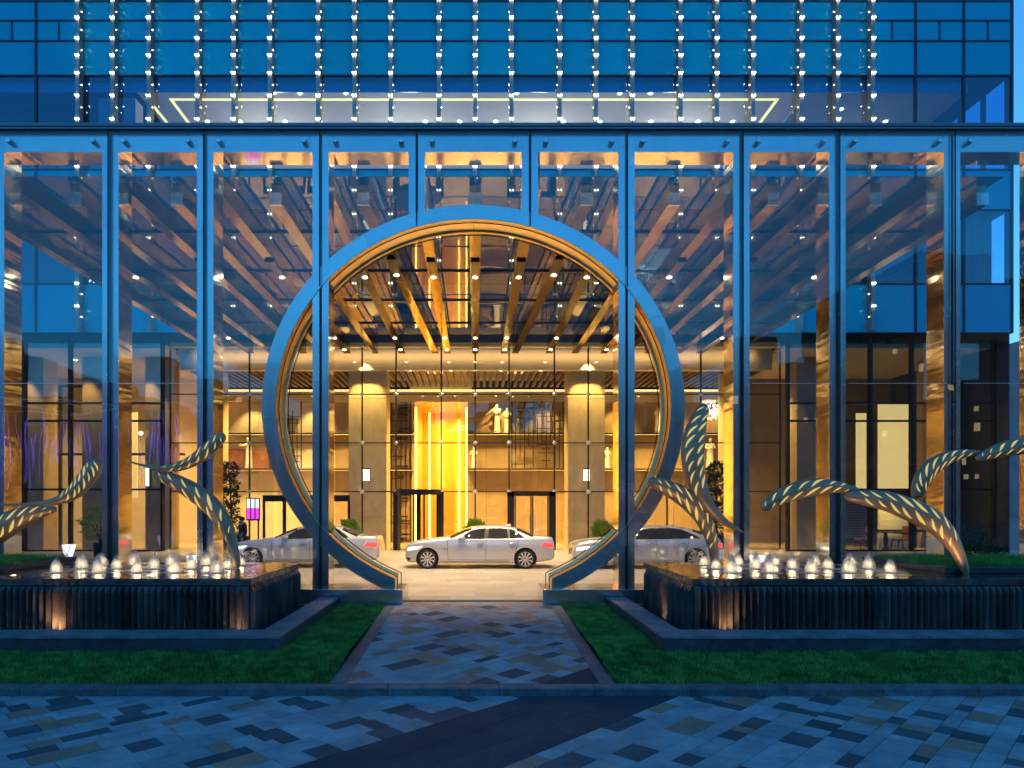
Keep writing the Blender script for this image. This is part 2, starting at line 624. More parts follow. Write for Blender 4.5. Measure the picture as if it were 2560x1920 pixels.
kerb = thing('kerb', None, None, (0, 8.5, -.05), kind='structure')
x = -13.9
k = 0
while x < 13.6:
    ln = random.choice([1.0, 1.2, 1.2, 1.4])
    box('kerb_stone', M_KERB, x + .002, x + ln - .002, 8.40, 8.622, -.05, .10 + random.uniform(-.0015, .0015), kerb, bevel=.014)
    x += ln

# driveway slabs
drive = MB().box(-32, 32, 14.1, 31.9, .0, .30).build('driveway', mat('drive_bed', (.33, .29, .24), .6, var=.15, scale=3), kind='structure')
rd = random.Random(5)
n_slab = 0
margin = MB()
y = 14.76
row = 0
while y < 31.5:
    d = .62
    x = -14.4 - rd.random() * .9
    while x < 14.4:
        w = rd.choice([.9, .9, 1.2])
        near = -4.2 < x + w / 2 < 4.2 and y < 30.6
        if near and n_slab < 300:
            MB().box(x + .002, x + w - .002, y + .002, y + d - .002, .29, .312 + rd.uniform(-.0006, .0006)).build('drive_slab', M_SLAB, drive)
            n_slab += 1
        else:
            margin.box(x + .002, x + w - .002, y + .002, y + d - .002, .29, .312 + rd.uniform(-.0006, .0006))
        x += w
    y += d
margin.build('drive_slabs_at_the_sides', M_SLAB, drive, kind='stuff')

# ------------------------------------------------------------------ lawns
def lawn_z(y): return interp(y, [(8.6, .075), (9.2, .16), (9.9, .235), (14.2, .285)])

def grass_mesh(rects, zf, dens, hmin, hmax, seed):
    g = np.random.default_rng(seed)
    V, Fc = [], []
    tot = 0
    for x0, x1, y0, y1 in rects:
        n = int((x1 - x0) * (y1 - y0) * dens)
        x = g.uniform(x0, x1, n); y = g.uniform(y0, y1, n)
        clump = .75 + .5 * np.sin(x * 9.1 + 3 * np.sin(y * 5.3)) * np.sin(y * 7.7 + 2 * np.sin(x * 4.1)) * .5 + .12 * g.standard_normal(n)
        h = (hmin + (hmax - hmin) * g.random(n)) * np.clip(clump, .4, 1.3)
        a = g.uniform(0, 2 * np.pi, n)
        ln = g.uniform(.15, .75, n) * h
        la = g.uniform(0, 2 * np.pi, n)
        w = g.uniform(.0022, .0042, n)
        z = np.interp(y, [8.6, 9.2, 9.9, 14.2], [zf(8.6), zf(9.2), zf(9.9), zf(14.2)]) - .004
        b0 = np.stack([x - w * np.cos(a), y - w * np.sin(a), z], 1)
        b1 = np.stack([x + w * np.cos(a), y + w * np.sin(a), z], 1)
        m0 = np.stack([x - .7 * w * np.cos(a) + .35 * ln * np.cos(la), y - .7 * w * np.sin(a) + .35 * ln * np.sin(la), z + .62 * h], 1)
        m1 = np.stack([x + .7 * w * np.cos(a) + .35 * ln * np.cos(la), y + .7 * w * np.sin(a) + .35 * ln * np.sin(la), z + .62 * h], 1)
        t = np.stack([x + ln * np.cos(la), y + ln * np.sin(la), z + h], 1)
        vv = np.stack([b0, b1, m1, m0, t], 1).reshape(-1, 3)
        i = tot + np.arange(n)[:, None] * 5
        Fc.append((i, n))
        V.append(vv)
        tot += n * 5
    V = np.concatenate(V)
    loops, starts, totals = [], [], []
    pos = 0
    for i, n in Fc:
        q = np.concatenate([i, i + 1, i + 2, i + 3, i + 3, i + 2, i + 4], 1)
        loops.append(q.reshape(-1))
        st = pos + (np.arange(n)[:, None] * 7 + np.array([[0, 4]])).reshape(-1)
        starts.append(st)
        totals.append(np.tile([4, 3], n))
        pos += n * 7
    loops = np.concatenate(loops); starts = np.concatenate(starts); totals = np.concatenate(totals)
    me = bpy.data.meshes.new('grass')
    me.vertices.add(len(V)); me.vertices.foreach_set('co', V.reshape(-1))
    me.loops.add(len(loops)); me.loops.foreach_set('vertex_index', loops.astype(np.int32))
    me.polygons.add(len(starts)); me.polygons.foreach_set('loop_start', starts.astype(np.int32))
    me.update(calc_edges=True)
    me.validate()
    me.materials.append(M_GRASS)
    return me

FX = {-1: (3.60, 2.86), 1: (3.48, 2.75)}     # fountain body edge, outer wall edge (by side)
SIDE = {-1: 'left', 1: 'right'}
for s in (-1, 1):
    we = -WX0 if s < 0 else WX1
    xo = FX[s][1]
    mb = MB()
    ys = [8.62, 9.2, 9.9, 11.5, 14.2]
    mb.grid([[(s * we, y, lawn_z(y)), (s * 13.0, y, lawn_z(y))] for y in ys])
    mb.build('lawn_soil', M_SOIL, kind='structure')
    rects = [tuple(sorted((s * (we - .012), s * 12.6))) + (8.612, 9.85), tuple(sorted((s * (we - .012), s * xo))) + (9.85, 14.19)]
    me = grass_mesh(rects, lawn_z, 5600, .03, .085, 20 + s)
    o = bpy.data.objects.new('grass', me)
    link(o)
    tag(o, 'short green lawn in front of the %s fountain, beside the stone walk' % SIDE[s], 'grass', kind='stuff')

# ================================================================== fountains
WZ = 1.212
M_WATER = glass('fountain_water', (.55, .60, .58), .07, .02, .5, 5.0)
rib_src = None
def rib_mesh():
    w, d, z0, z1 = .105, .078, 0, .80
    me = bpy.data.meshes.new('rib')
    me.from_pydata([(-w / 2, 0, z0), (w / 2, 0, z0), (0, -d, z0), (-w / 2, 0, z1), (w / 2, 0, z1), (0, -d, z1 - .125),
                    (-w / 2, .02, z0), (w / 2, .02, z0), (w / 2, .02, z1), (-w / 2, .02, z1)], [],
                   [(0, 2, 5, 3), (2, 1, 4, 5), (3, 5, 4), (1, 7, 8, 4), (0, 3, 9, 6), (3, 4, 8, 9)])
    me.materials.append(M_RIB)
    return me
RIB = rib_mesh()

for s in (-1, 1):
    xb, xo = FX[s]
    xe = 12.5
    fo = thing('fountain', 'dark stone fountain with ribbed sides and bubbling jets, %s of the walk' % SIDE[s], 'fountain', (s * 6.5, 12.2, .1), 'pair of fountains')
    # outer low wall in stones
    x = xo
    while x < xe:
        x2 = min(x + 1.3, xe)
        box('wall_stone', M_FWALL, s * (x + .0015), s * (x2 - .0015), 9.855, 10.36, .0, .428, fo)
        box('coping_stone', M_COPE_SKYLIT, s * (x + .0015), s * (x2 - .0015), 9.84, 10.37, .43, .47, fo, bevel=.005)
        x = x2
    y = 10.372
    while y < 14.1:
        y2 = min(y + 1.25, 14.16)
        box('wall_stone', M_FWALL, s * (xo + .015), s * (xo + .39), y + .001, y2 - .0015, .0, .428, fo)
        box('coping_stone', M_COPE_SKYLIT, s * xo, s * (xo + .40), y + .001, y2 - .0015, .43, .47, fo, bevel=.005)
        y = y2
    box('moat_floor', M_RIB, s * (xo + .402), s * xe, 10.372, 14.15, .02, .24, fo)
    box('core', M_RIB, s * (xb + .07), s * xe, 10.82, 13.90, .24, 1.098, fo)
    nr = int((xe - xb - .05) / .105)
    for i in range(nr):
        inst('rib', RIB, fo, (s * (xb + .07 + .105 * i + .03), 10.80, .30))
    for i in range(28):
        inst('rib', RIB, fo, (s * (xb + .05), 10.93 + .105 * i, .30), (0, 0, -s * math.pi / 2))
    # rim slabs
    x = xb
    while x < xe:
        x2 = min(x + random.choice([.6, .75, .9]), xe)
        box('rim_slab', M_RIM, s * (x + .001), s * (x2 - .001), 10.775, 11.15, 1.102, 1.205, fo, bevel=.004)
        x = x2
    y = 11.151
    while y < 13.9:
        y2 = min(y + .7, 13.92)
        box('rim_slab', M_RIM, s * xb, s * (xb + .42), y + .001, y2 - .001, 1.102, 1.205, fo, bevel=.004)
        y = y2
    box('basin_floor', M_RIB, s * (xb + .421), s * xe, 11.151, 13.92, 1.102, 1.185, fo)
    wmb = MB()
    wmb.quad((s * (xb + .006), 10.78, WZ), (s * xe, 10.78, WZ), (s * xe, 13.92, WZ), (s * (xb + .006), 13.92, WZ))
    wmb.build('water_surface', M_WATER, fo)
    # raised bed at the outer end
    xp = 8.35 if s < 0 else 8.12
    bed = thing('raised_bed', 'low dark stone planter edged bed of tall grass behind the %s fountain' % SIDE[s], 'planter', (s * 9.5, 12.8, WZ), 'raised grass beds')
    box('bed_edge', M_FWALL, s * xp, s * 13, 11.60, 11.72, WZ + .002, WZ + .10, bed, bevel=.005)
    box('bed_edge', M_FWALL, s * xp, s * (xp + .12), 11.722, 14.1, WZ + .002, WZ + .10, bed, bevel=.005)
    box('bed_soil', M_SOIL, s * (xp + .121), s * 13, 11.722, 14.1, WZ + .002, WZ + .085, bed)
    me = grass_mesh([tuple(sorted((s * (xp + .14), s * 12.9))) + (11.74, 14.05)], lambda y: WZ + .085, 3600, .06, .15, 40 + s)
    o = bpy.data.objects.new('tall_grass', me)
    link(o)
    tag(o, 'tall green grass growing in the raised bed behind the %s fountain' % SIDE[s], 'grass', kind='stuff')

# moat uplights (the lamps that wash the ribs)
def uplight(x, y, z, e, aim, label):
    t = thing('moat_uplight', label, 'lamp', (x, y, z), 'fountain uplights')
    MB().lathe([(0, 0), (.055, 0), (.055, .05), (.045, .055), (0, .055)], 14, (x, y, z)).build('housing', M_DARK, t)
    MB().lathe([(.044, .0565), (0, .0575)], 14, (x, y, z)).build('lens', E_DOWN, t)
    o = lamp('SPOT', (x, y, z + .08), e * .72, (1, .68, .34), spot=R(105), blend=.9, radius=.03)
    o.rotation_euler = (Vector(aim) - Vector((x, y, z))).to_track_quat('-Z', 'Y').to_euler()
uplight(-6.63, 10.60, .242, 34, (-6.63, 10.85, 1.0), 'small round uplight in the left moat, washing the ribs near the picture edge')
uplight(-3.72, 10.58, .242, 4, (-3.72, 10.85, .8), 'small round uplight at the inner corner of the left moat')
uplight(3.98, 10.60, .242, 30, (3.98, 10.85, 1.0), 'small round uplight in the right moat, near the fountain corner')
uplight(3.30, 12.2, .242, 10, (3.5, 12.2, .9), 'small round uplight beside the inner flank of the right fountain')

for bx_, by_, aim_, en_, lab_ in ((-5.55, 11.45, (-5.35, 12.6, 2.9), 26, 'underwater lamp in the left fountain below the tilted pods'), (-7.9, 11.5, (-8.1, 12.6, 2.6), 22, 'underwater lamp in the left fountain at the picture edge'),
                                 (3.95, 11.5, (4.05, 12.7, 2.9), 30, 'underwater lamp in the right fountain below the upright pod'), (6.2, 11.2, (6.6, 12.0, 2.5), 30, 'underwater lamp in the right fountain below the arched pod'),
                                 (8.0, 11.1, (8.5, 11.8, 2.9), 24, 'underwater lamp in the right fountain beside the grass bed')):
    uplight(bx_, by_, WZ - .075, en_, aim_, lab_)
# ------------------------------------------------------------------ water jets
def jet_mats():
    m = bpy.data.materials.new('jet_water')
    m.use_nodes = True
    nt = m.node_tree
    for n in list(nt.nodes): nt.nodes.remove(n)
    o = nt.nodes.new('ShaderNodeOutputMaterial')
    d = nt.nodes.new('ShaderNodeBsdfDiffuse'); d.inputs[0].default_value = (.9, .88, .84, 1)
    t = nt.nodes.new('ShaderNodeBsdfTranslucent'); t.inputs[0].default_value = (.9, .88, .84, 1)
    tr = nt.nodes.new('ShaderNodeBsdfTransparent')
    a = nt.nodes.new('ShaderNodeMixShader'); a.inputs[0].default_value = .5
    b = nt.nodes.new('ShaderNodeMixShader'); b.inputs[0].default_value = .34
    nt.links.new(d.outputs[0], a.inputs[1]); nt.links.new(t.outputs[0], a.inputs[2])
    nt.links.new(tr.outputs[0], b.inputs[1]); nt.links.new(a.outputs[0], b.inputs[2])
    nt.links.new(b.outputs[0], o.inputs[0])
    return m
M_JET = jet_mats()
M_FOAM = M_JET.copy()
M_FOAM.name = 'jet_foam'
[n for n in M_FOAM.node_tree.nodes if n.type == 'MIX_SHADER'][1].inputs[0].default_value = .8
def jet_mesh(seed):
    g = random.Random(seed)
    mb = MB()
    for i in range(150):
        th = g.uniform(0, 2 * math.pi)
        rr = .010 + .085 * g.random() ** .8
        hh = g.uniform(.62, 1.03) * .30 * (1 - .45 * (rr / .095) ** 2)
        rows = []
        n = 7
        w = g.uniform(.0025, .006)
        for j in range(n + 1):
            t = j / n
            r = rr * (t ** .45) if t > 0 else .004
            z = hh * (1 - t ** 2.9) + .004
            ca, sa = math.cos(th), math.sin(th)
            rows.append([(r * ca + w * sa, r * sa - w * ca, z), (r * ca - w * sa, r * sa + w * ca, z)])
        mb.grid(rows)
    for i in range(70):
        th = g.uniform(0, 2 * math.pi)
        r = g.uniform(.05, .15)
        z = g.uniform(.01, .30) * (1.15 - r / .17)
        p = Vector((r * math.cos(th), r * math.sin(th), max(.006, z)))
        e = g.uniform(.002, .0045)
        mb.add([p + Vector((-e, 0, 0)), p + Vector((e, 0, 0)), p + Vector((0, 0, 2.4 * e)), p + Vector((0, e, e))], [(0, 1, 2), (1, 3, 2), (3, 0, 2), (0, 3, 1)])
    return mb
def foam_mesh(seed):
    g = random.Random(seed)
    mb = MB()
    n = 28
    rad = [.17 + .10 * g.random() for _ in range(n)]
    rows = [[(.03 * math.cos(2 * math.pi * k / n), .03 * math.sin(2 * math.pi * k / n), .014) for k in range(n)],
            [(.09 * math.cos(2 * math.pi * k / n), .09 * math.sin(2 * math.pi * k / n), .010) for k in range(n)],
            [(rad[k] * 1.1 * math.cos(2 * math.pi * k / n), rad[k] * math.sin(2 * math.pi * k / n), .003) for k in range(n)]]
    mb.grid(rows, True)
    return mb
JV = []
for q in range(3):
    j = jet_mesh(50 + q); f = foam_mesh(60 + q)
    a = bpy.data.meshes.new('water_jet'); a.from_pydata(j.v, [], j.f); a.materials.append(M_JET)
    b = bpy.data.meshes.new('foam'); b.from_pydata(f.v, [], f.f); b.materials.append(M_FOAM)
    JV.append((a, b))
jl = [(362, 390), (525, 365), (632, 390), (655, 345), (752, 365), (865, 345), (882, 388), (992, 365), (1100, 345), (1125, 388), (1225, 365), (1323, 345), (1393, 388), (1462, 366), (1550, 345)]
jr = [(155, 350), (232, 375), (330, 400), (375, 352), (487, 375), (577, 400), (612, 352), (722, 375), (845, 400), (866, 352), (952, 375), (1085, 400), (1095, 350), (1213, 375), (1350, 400)]
ROWN = {11: 'front', 12: 'middle', 13: 'rear'}
for s, lst, off in ((-1, jl, 0), (1, jr, 1700)):
    rows = {}
    for zx, zy in lst:
        py = 1280 + zy * .3888
        px = off + zx * .3888
        Yj = (CAMH - WZ) * F / (py - CY)
        Yj = min([11.77, 12.5, 13.2], key=lambda q: abs(q - Yj))
        rows.setdefault(Yj, []).append(PX(px, Yj))
    for Yj, xs in rows.items():
        xs.sort()
        for i, xj in enumerate(xs):
            hs = random.uniform(.82, 1.12)
            t = thing('water_jet', '%s white water jet from the left in the %s row of the %s fountain' % (ORD[i], ROWN[int(Yj)], SIDE[s]), 'water jet', (xj, Yj, WZ), 'water jets of the %s fountain' % SIDE[s])
            a, b = JV[random.randrange(3)]
            inst('spray', a, t, (xj, Yj, WZ), (0, 0, random.uniform(0, 6)), (hs * 1.45, hs * 1.45, hs * random.uniform(.85, 1.2)))
            inst('foam', b, t, (xj, Yj, WZ), (0, 0, random.uniform(0, 6)), (1.15, .95, 1))
            lamp('POINT', (xj, Yj, WZ + .08), 1.0, (1, .76, .44), radius=.05, name='jet_lamp')

# ------------------------------------------------------------------ perforated pod sculptures
def catmull(pts, n):
    out = []
    m = len(pts)
    for i in range(n + 1):
        t = i / n * (m - 1)
        k = min(int(t), m - 2)
        f = t - k
        p0, p1, p2, p3 = pts[max(k - 1, 0)], pts[k], pts[k + 1], pts[min(k + 2, m - 1)]
        out.append(tuple(.5 * ((2 * p1[d]) + (-p0[d] + p2[d]) * f + (2 * p0[d] - 5 * p1[d] + 4 * p2[d] - p3[d]) * f * f + (-p0[d] + 3 * p1[d] - 3 * p2[d] + p3[d]) * f ** 3) for d in range(len(p1))))
    return out

def pod(label, pts, Y0, Y1=None, slots=(.18, .86), nslot=8, flip=1, ang=0.0):
    """pts: (photo px, py, diameter px) along the body; Y0..Y1 the distance of its two ends."""
    Y1 = Y0 if Y1 is None else Y1
    N = 44
    c = catmull(pts, N)
    path, rad = [], []
    for i, (px, py, d) in enumerate(c):
        t = i / N
        Y = Y0 + (Y1 - Y0) * t
        path.append(P(px, py, Y))
        r = d / 2 / F * Y
        rad.append(max(r, .006))
    # rounded ends
    for i in range(4):
        e = (i / 4)
        kk = math.sqrt(max(0, 1 - (1 - e) ** 2))
        rad[i] = max(.004, rad[i] * (kk if i else .12))
    rad[-1] *= .35; rad[-2] *= .8
    n = 22
    frames = []
    for i, p in enumerate(path):
        tt = (path[min(i + 1, N)] - path[max(i - 1, 0)]).normalized()
        toward = Vector((0, -1, 0))
        a = (toward - tt * toward.dot(tt)).normalized()      # faces the street
        b = tt.cross(a)
        frames.append((p, tt, a, b, rad[i]))
    def surf(t, th, off=0.0):
        t = min(max(t, 0), 1) * N
        k = min(int(t), N - 1)
        f = t - k
        A, B = frames[k], frames[k + 1]
        p = A[0].lerp(B[0], f)
        a = A[2].lerp(B[2], f); b = A[3].lerp(B[3], f)
        r = A[4] + (B[4] - A[4]) * f
        return p + (a * math.cos(th) * .92 + b * math.sin(th)) * (r + off)
    root = thing('pod_sculpture', label, 'sculpture', path[-1], 'perforated pod sculptures')
    mb = MB()
    mb.grid([[surf(i / N, 2 * math.pi * k / n) for k in range(n)] for i in range(N + 1)], True)
    mb.f.append(tuple(range(n))[::-1]); mb.f.append(tuple(N * n + k for k in range(n)))
    mb.build('body', M_SCULPT, root, smooth=True)
    L = sum((path[i + 1] - path[i]).length for i in range(N))
    nslot += 2
    for j in range(nslot):
        t = slots[0] + (slots[1] - slots[0]) * (j + .5) / nslot
        for r_ in (-1, 1):
            tc = t + r_ * .24 * (slots[1] - slots[0]) / nslot + random.uniform(-.006, .006)
            rr = surf(tc, 0) - surf(tc, math.pi)
            rr = rr.length / 2
            if rr < .035: continue
            th0 = ang + r_ * .52 + random.uniform(-.06, .06)
            ln = min(.30, rr * 1.75) * random.uniform(.72, 1.12)
            wd = ln * random.uniform(.062, .088)
            tl = ln / L * .80
            al = ln / rr * .50 * flip
            m2 = MB()
            rows = []
            K = 8
            for q in range(K + 1):
                u = q / K
                wq = math.sin(math.pi * u) ** .8 * wd * (1.15 - .3 * u)
                tq = tc + (u - .5) * tl
                aq = th0 + (u - .5) * al + .12 * flip * math.sin(math.pi * u)
                dt_, da = wq / L * .35, wq / rr * .9 * -flip
                rows.append([surf(tq - dt_, aq - da, .003), surf(tq, aq, .0045), surf(tq + dt_, aq + da, .003)])
            m2.grid(rows)
            m2.build('lit_slot', E_SLOT, root)
    return root

YL = 12.6
pod('dark bronze pod rising to the right at the far left picture edge, upper of two', [(243, 1148, 28), (232, 1172, 40), (205, 1210, 42), (172, 1238, 33), (130, 1255, 17), (60, 1261, 9), (-30, 1262, 4)], YL - .1, YL - .3, (.1, .55), 5, -1)
pod('thick dark bronze pod leaving the picture at the left edge, lower of two', [(142, 1273, 12), (120, 1276, 24), (80, 1284, 42), (40, 1300, 56), (0, 1325, 60), (-40, 1362, 46), (-70, 1425, 20)], YL + .1, YL, (.1, .8), 5, -1)
pod('slender dark bronze pod with thin left tail, tilted above the left fountain', [(561, 1085, 18), (548, 1098, 28), (518, 1126, 35), (482, 1152, 30), (447, 1166, 24), (405, 1171, 15), (360, 1164, 7), (317, 1152, 3)], YL - .1, YL, (.1, .7), 5, -1)
pod('curved dark bronze pod bending down into the water of the left fountain', [(384, 1184, 10), (400, 1190, 25), (440, 1205, 38), (490, 1234, 46), (535, 1272, 47), (566, 1318, 36), (584, 1368, 25), (594, 1422, 18)], YL + .1, YL, (.12, .82), 5, 1)
pod('tall upright dark bronze pod, highest of the group at the right fountain', [(1760, 1010, 14), (1757, 1022, 30), (1742, 1065, 48), (1732, 1115, 57), (1733, 1165, 54), (1745, 1215, 44), (1770, 1262, 32), (1810, 1303, 18), (1860, 1332, 4)], 12.9, 12.7, (.1, .66), 6, 1)
pod('curved dark bronze pod with rounded head, overlapping the ring and bending into the right fountain', [(1625, 1203, 14), (1634, 1206, 26), (1665, 1218, 38), (1705, 1240, 46), (1745, 1277, 45), (1770, 1322, 36), (1782, 1365, 27), (1786, 1412, 20)], 12.6, 13.1, (.16, .86), 6, 1)
pod('arched dark bronze pod above the jets of the right fountain, tip to the right', [(1905, 1275, 14), (1914, 1266, 27), (1945, 1245, 38), (1990, 1227, 44), (2040, 1217, 43), (2085, 1217, 32), (2120, 1222, 22), (2150, 1228, 12)], 12.0, 12.0, (.12, .86), 5, -1)
pod('long curved dark bronze pod diving into the water before the right grass bed', [(2113, 1240, 10), (2124, 1241, 25), (2165, 1244, 40), (2220, 1254, 50), (2275, 1274, 57), (2330, 1302, 56), (2370, 1342, 43), (2398, 1390, 28), (2418, 1440, 15)], 12.0, 11.5, (.2, .8), 6, 1)
pod('dark bronze pod curving up to the right beside the last tall post', [(2292, 1246, 14), (2293, 1236, 28), (2302, 1205, 38), (2325, 1172, 42), (2360, 1149, 36), (2400, 1136, 24), (2440, 1131, 12), (2456, 1131, 5)], 12.0, 12.0, (.18, .8), 5, -1)
pod('dark bronze pod leaving the picture at the right edge', [(2443, 1147, 10), (2452, 1143, 20), (2490, 1129, 34), (2540, 1117, 42), (2600, 1110, 40), (2660, 1115, 24), (2710, 1125, 8)], 11.9, 12.1, (.15, .8), 5, -1)
# ================================================================== portal screen of posts and glass
YF = 14.40
COLX = [-12.34, -10.26, -7.81, -5.78, -3.31, -1.25, 1.174, 3.24, 5.70, 7.755, 10.21, 12.28]
RXC, RZC, RA, RB, RW = -.039, 4.509, 4.528, 4.312, .30
ZB, ZT = .612, 10.36
def ell_h(x, a, b):
    t = 1 - ((x - RXC) / a) ** 2
    return b * math.sqrt(t) if t > 0 else 0.0

screen = thing('portal_screen', 'tall blue-lit steel post and glass screen spanning the front of the driveway', 'glass screen', (0, 14.7, .31))
for a, b in ((-12.6, -1.53), (1.425, 12.6)):
    x = a
    edges = [a] + [c for c in COLX if a + .3 < c < b - .3] + [b]
    for xa, xb in zip(edges, edges[1:]):
        box('plinth_panel', M_STEEL, xa + .0015, xb - .0015, 14.20, 15.35, .25, .61, screen, bevel=.004)

for ci, xc in enumerate(COLX):
    z0 = ZB
    if abs(xc) < 2: z0 = RZC + ell_h(xc, RA - .1, RB - .1)
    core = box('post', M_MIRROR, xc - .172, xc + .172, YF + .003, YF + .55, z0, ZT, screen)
    for sx in (-1, 1):
        for za, zb in ((z0, 8.345), (8.355, ZT)) if z0 < 8.3 else ((z0, ZT),):
            xa, xb = sorted((xc + sx * .028, xc + sx * .174))
            box('front_plate', M_STEEL, xa, xb, YF - .016, YF, za, zb, core)
    box('groove', M_SEAL, xc - .026, xc + .026, YF - .010, YF + .001, max(z0, ZB), ZT, core)

for xa, xb in zip(COLX, COLX[1:]):
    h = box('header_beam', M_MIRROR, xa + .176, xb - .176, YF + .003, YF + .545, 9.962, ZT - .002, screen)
    box('header_plate', M_STEEL, xa + .176, xb - .176, YF - .014, YF + .001, 9.958, ZT - .002, h)
    for xk in (xa + .33, xb - .33):
        k = MB()
        c = Vector((xk, 14.30, 10.155))
        k.tube([c + Vector((0, .08, 0)), c + Vector((0, -.035, 0)), c + Vector((0, -.04, 0))], [.062, .062, .052], 18)
        k.build('standoff', M_CHROME, h, smooth=False)
cap = MB()
cap.box(-12.6, 12.6, 14.24, 14.95, 10.372, 10.42)
cap.box(-12.6, 12.6, 14.22, 14.36, 10.424, 10.495)
cap.build('cap_rail', M_CAP, screen, bevel=.006)

# glass panes in front of the posts, cut round the ring
AI, BI = RA - RW, RB - RW
def pane(x0, x1, z0, z1):
    out = []
    n = 28 if abs((x0 + x1) / 2) < 5.8 else 1
    if n > 1:
        xs = [x0 + (x1 - x0) * i / n for i in range(n + 1)]
        for part in ('up', 'low'):
            run = []
            for xx in xs:
                h = ell_h(xx, AI, BI)
                if h == 0.0 and abs(xx - RXC) >= AI:
                    lo, hi = (z0, z1) if (part == 'up') else (None, None)
                elif part == 'up': lo, hi = max(z0, RZC + h), z1
                else:
                    lo, hi = z0, min(z1, RZC - h)
                    if abs(xx - RXC) < 1.72: lo = hi = None
                ok = lo is not None and hi - lo > 0
                if ok: run.append((xx, lo, hi))
                else:
                    if len(run) > 1: out.append(run)
                    run = []
            if len(run) > 1: out.append(run)
    else:
        out = [[(x0, z0, z1), (x1, z0, z1)]]
    for run in out:
        mb = MB()
        for yy in (14.29, 14.302):
            mb.grid([[(x, yy, lo) for x, lo, hi in run], [(x, yy, hi) for x, lo, hi in run]])
        mb.build('glass_pane', M_G_SCREEN, screen)
for xa, xb in zip(COLX, COLX[1:]):
    pane(xa + .012, xb - .012, ZB + .005, 4.985)
    pane(xa + .012, xb - .012, 4.993, 10.368)
for xa, xb in zip(COLX, COLX[1:]):
    if abs((xa + xb) / 2) > 4.6:
        box('glazing_joint', M_CHROME, xa + .19, xb - .19, 14.288, 14.304, 4.983, 4.995, screen)
for xc in COLX:
    segs = [(ZB, 10.37)]
    h = ell_h(xc, AI, BI)
    if h: segs = [(RZC + h, 10.37)] + ([(ZB, RZC - h)] if abs(xc) > 2 else [])
    for za, zb in segs:
        if zb - za > .1:
            box('glazing_joint', M_SEAL, xc - .011, xc + .011, 14.286, 14.306, za, zb, screen)

# ================================================================== moon gate ring
ring = thing('moon_gate', 'great round steel ring portal standing open over the stone walk', 'portal', (RXC, 14.6, .61))
def rpt(th, off, Y):
    return Vector((RXC + (RA - off) * math.sin(th), Y, RZC + (RB - off) * math.cos(th)))
XEND = 1.68
th_end = math.pi - math.asin(XEND / (RA - RW))
x_ob = (RA) * math.sqrt(1 - ((RZC - ZB) / RB) ** 2)
def band_pts(th, Yf):
    i, o = rpt(th, RW, Yf), rpt(th, 0, Yf)
    if o.z < ZB + .001:
        s = 1 if th > 0 else -1
        th_o = math.pi - math.asin(x_ob / RA)
        f = (abs(th) - th_o) / (th_end - th_o)
        o = Vector((RXC + s * (x_ob + (XEND - x_ob) * max(0, min(1, f))), Yf, ZB + .001))
    return i, o
NSEG = 10
for k in range(NSEG):
    ta = -th_end + 2 * th_end * k / NSEG
    tb = -th_end + 2 * th_end * (k + 1) / NSEG
    g = .0006
    ths = [ta + g + (tb - ta - 2 * g) * i / 14 for i in range(15)]
    rows = []
    for th in ths:
        i, o = band_pts(th, 14.37)
        i2, o2 = band_pts(th, 14.40)
        rows.append([i, o, o2, i2])
    mb = MB().grid(rows, True)
    n = len(mb.v)
    mb.f += [(3, 2, 1, 0), (n - 4, n - 3, n - 2, n - 1)]
    seg = mb.build('ring_face_plate', M_STEEL, ring)
    # outer skin and polished lining of the segment
    mo = MB().grid([[band_pts(th, 14.402)[1], band_pts(th, 15.02)[1]] for th in ths])
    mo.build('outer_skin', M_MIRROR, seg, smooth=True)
    ml = MB()
    ml.grid([[rpt(th, RW + .004, 14.372), rpt(th, RW + .006, 14.43), rpt(th, RW + .008, 14.47)] for th in ths])
    ml.build('lining_lip', M_RINGIN, seg, smooth=False)
    ml = MB()
    ml.grid([[rpt(th, RW + .012, 14.49), rpt(th, RW + .012, 14.93)] for th in ths])
    ml.build('lining', M_RINGIN, seg, smooth=True)
    ml = MB()
    ml.grid([[rpt(th, RW + .012, 14.93), rpt(th, RW + .05, 14.94), rpt(th, RW + .05, 15.02), rpt(th, 0, 15.02)] for th in ths])
    ml.build('back_lip', M_RINGIN, seg, smooth=False)
for s in (-1, 1):
    # vertical ends of the ring above the plinth
    ze = rpt(th_end, RW, 0).z
    box('ring_end_plate', M_RINGIN, RXC + s * XEND - .004, RXC + s * XEND + .004, 14.374, 15.02, ZB + .002, ze, ring)
for off, Yt in ((RW + .05, 14.455), (RW + .085, 15.03)):
    path = []
    for i in range(121):
        th = -th_end + 2 * th_end * i / 120
        path.append(rpt(th, off, Yt))
    a, b = path[0], path[-1]
    path = [Vector((a.x + .03, Yt, ZB)), Vector((a.x + .03, Yt, a.z - .02))] + path[1:-1] + [Vector((b.x - .03, Yt, b.z - .02)), Vector((b.x - .03, Yt, ZB))]
    MB().tube(path, .012, 6).build('trim_line', M_SEAL, ring)

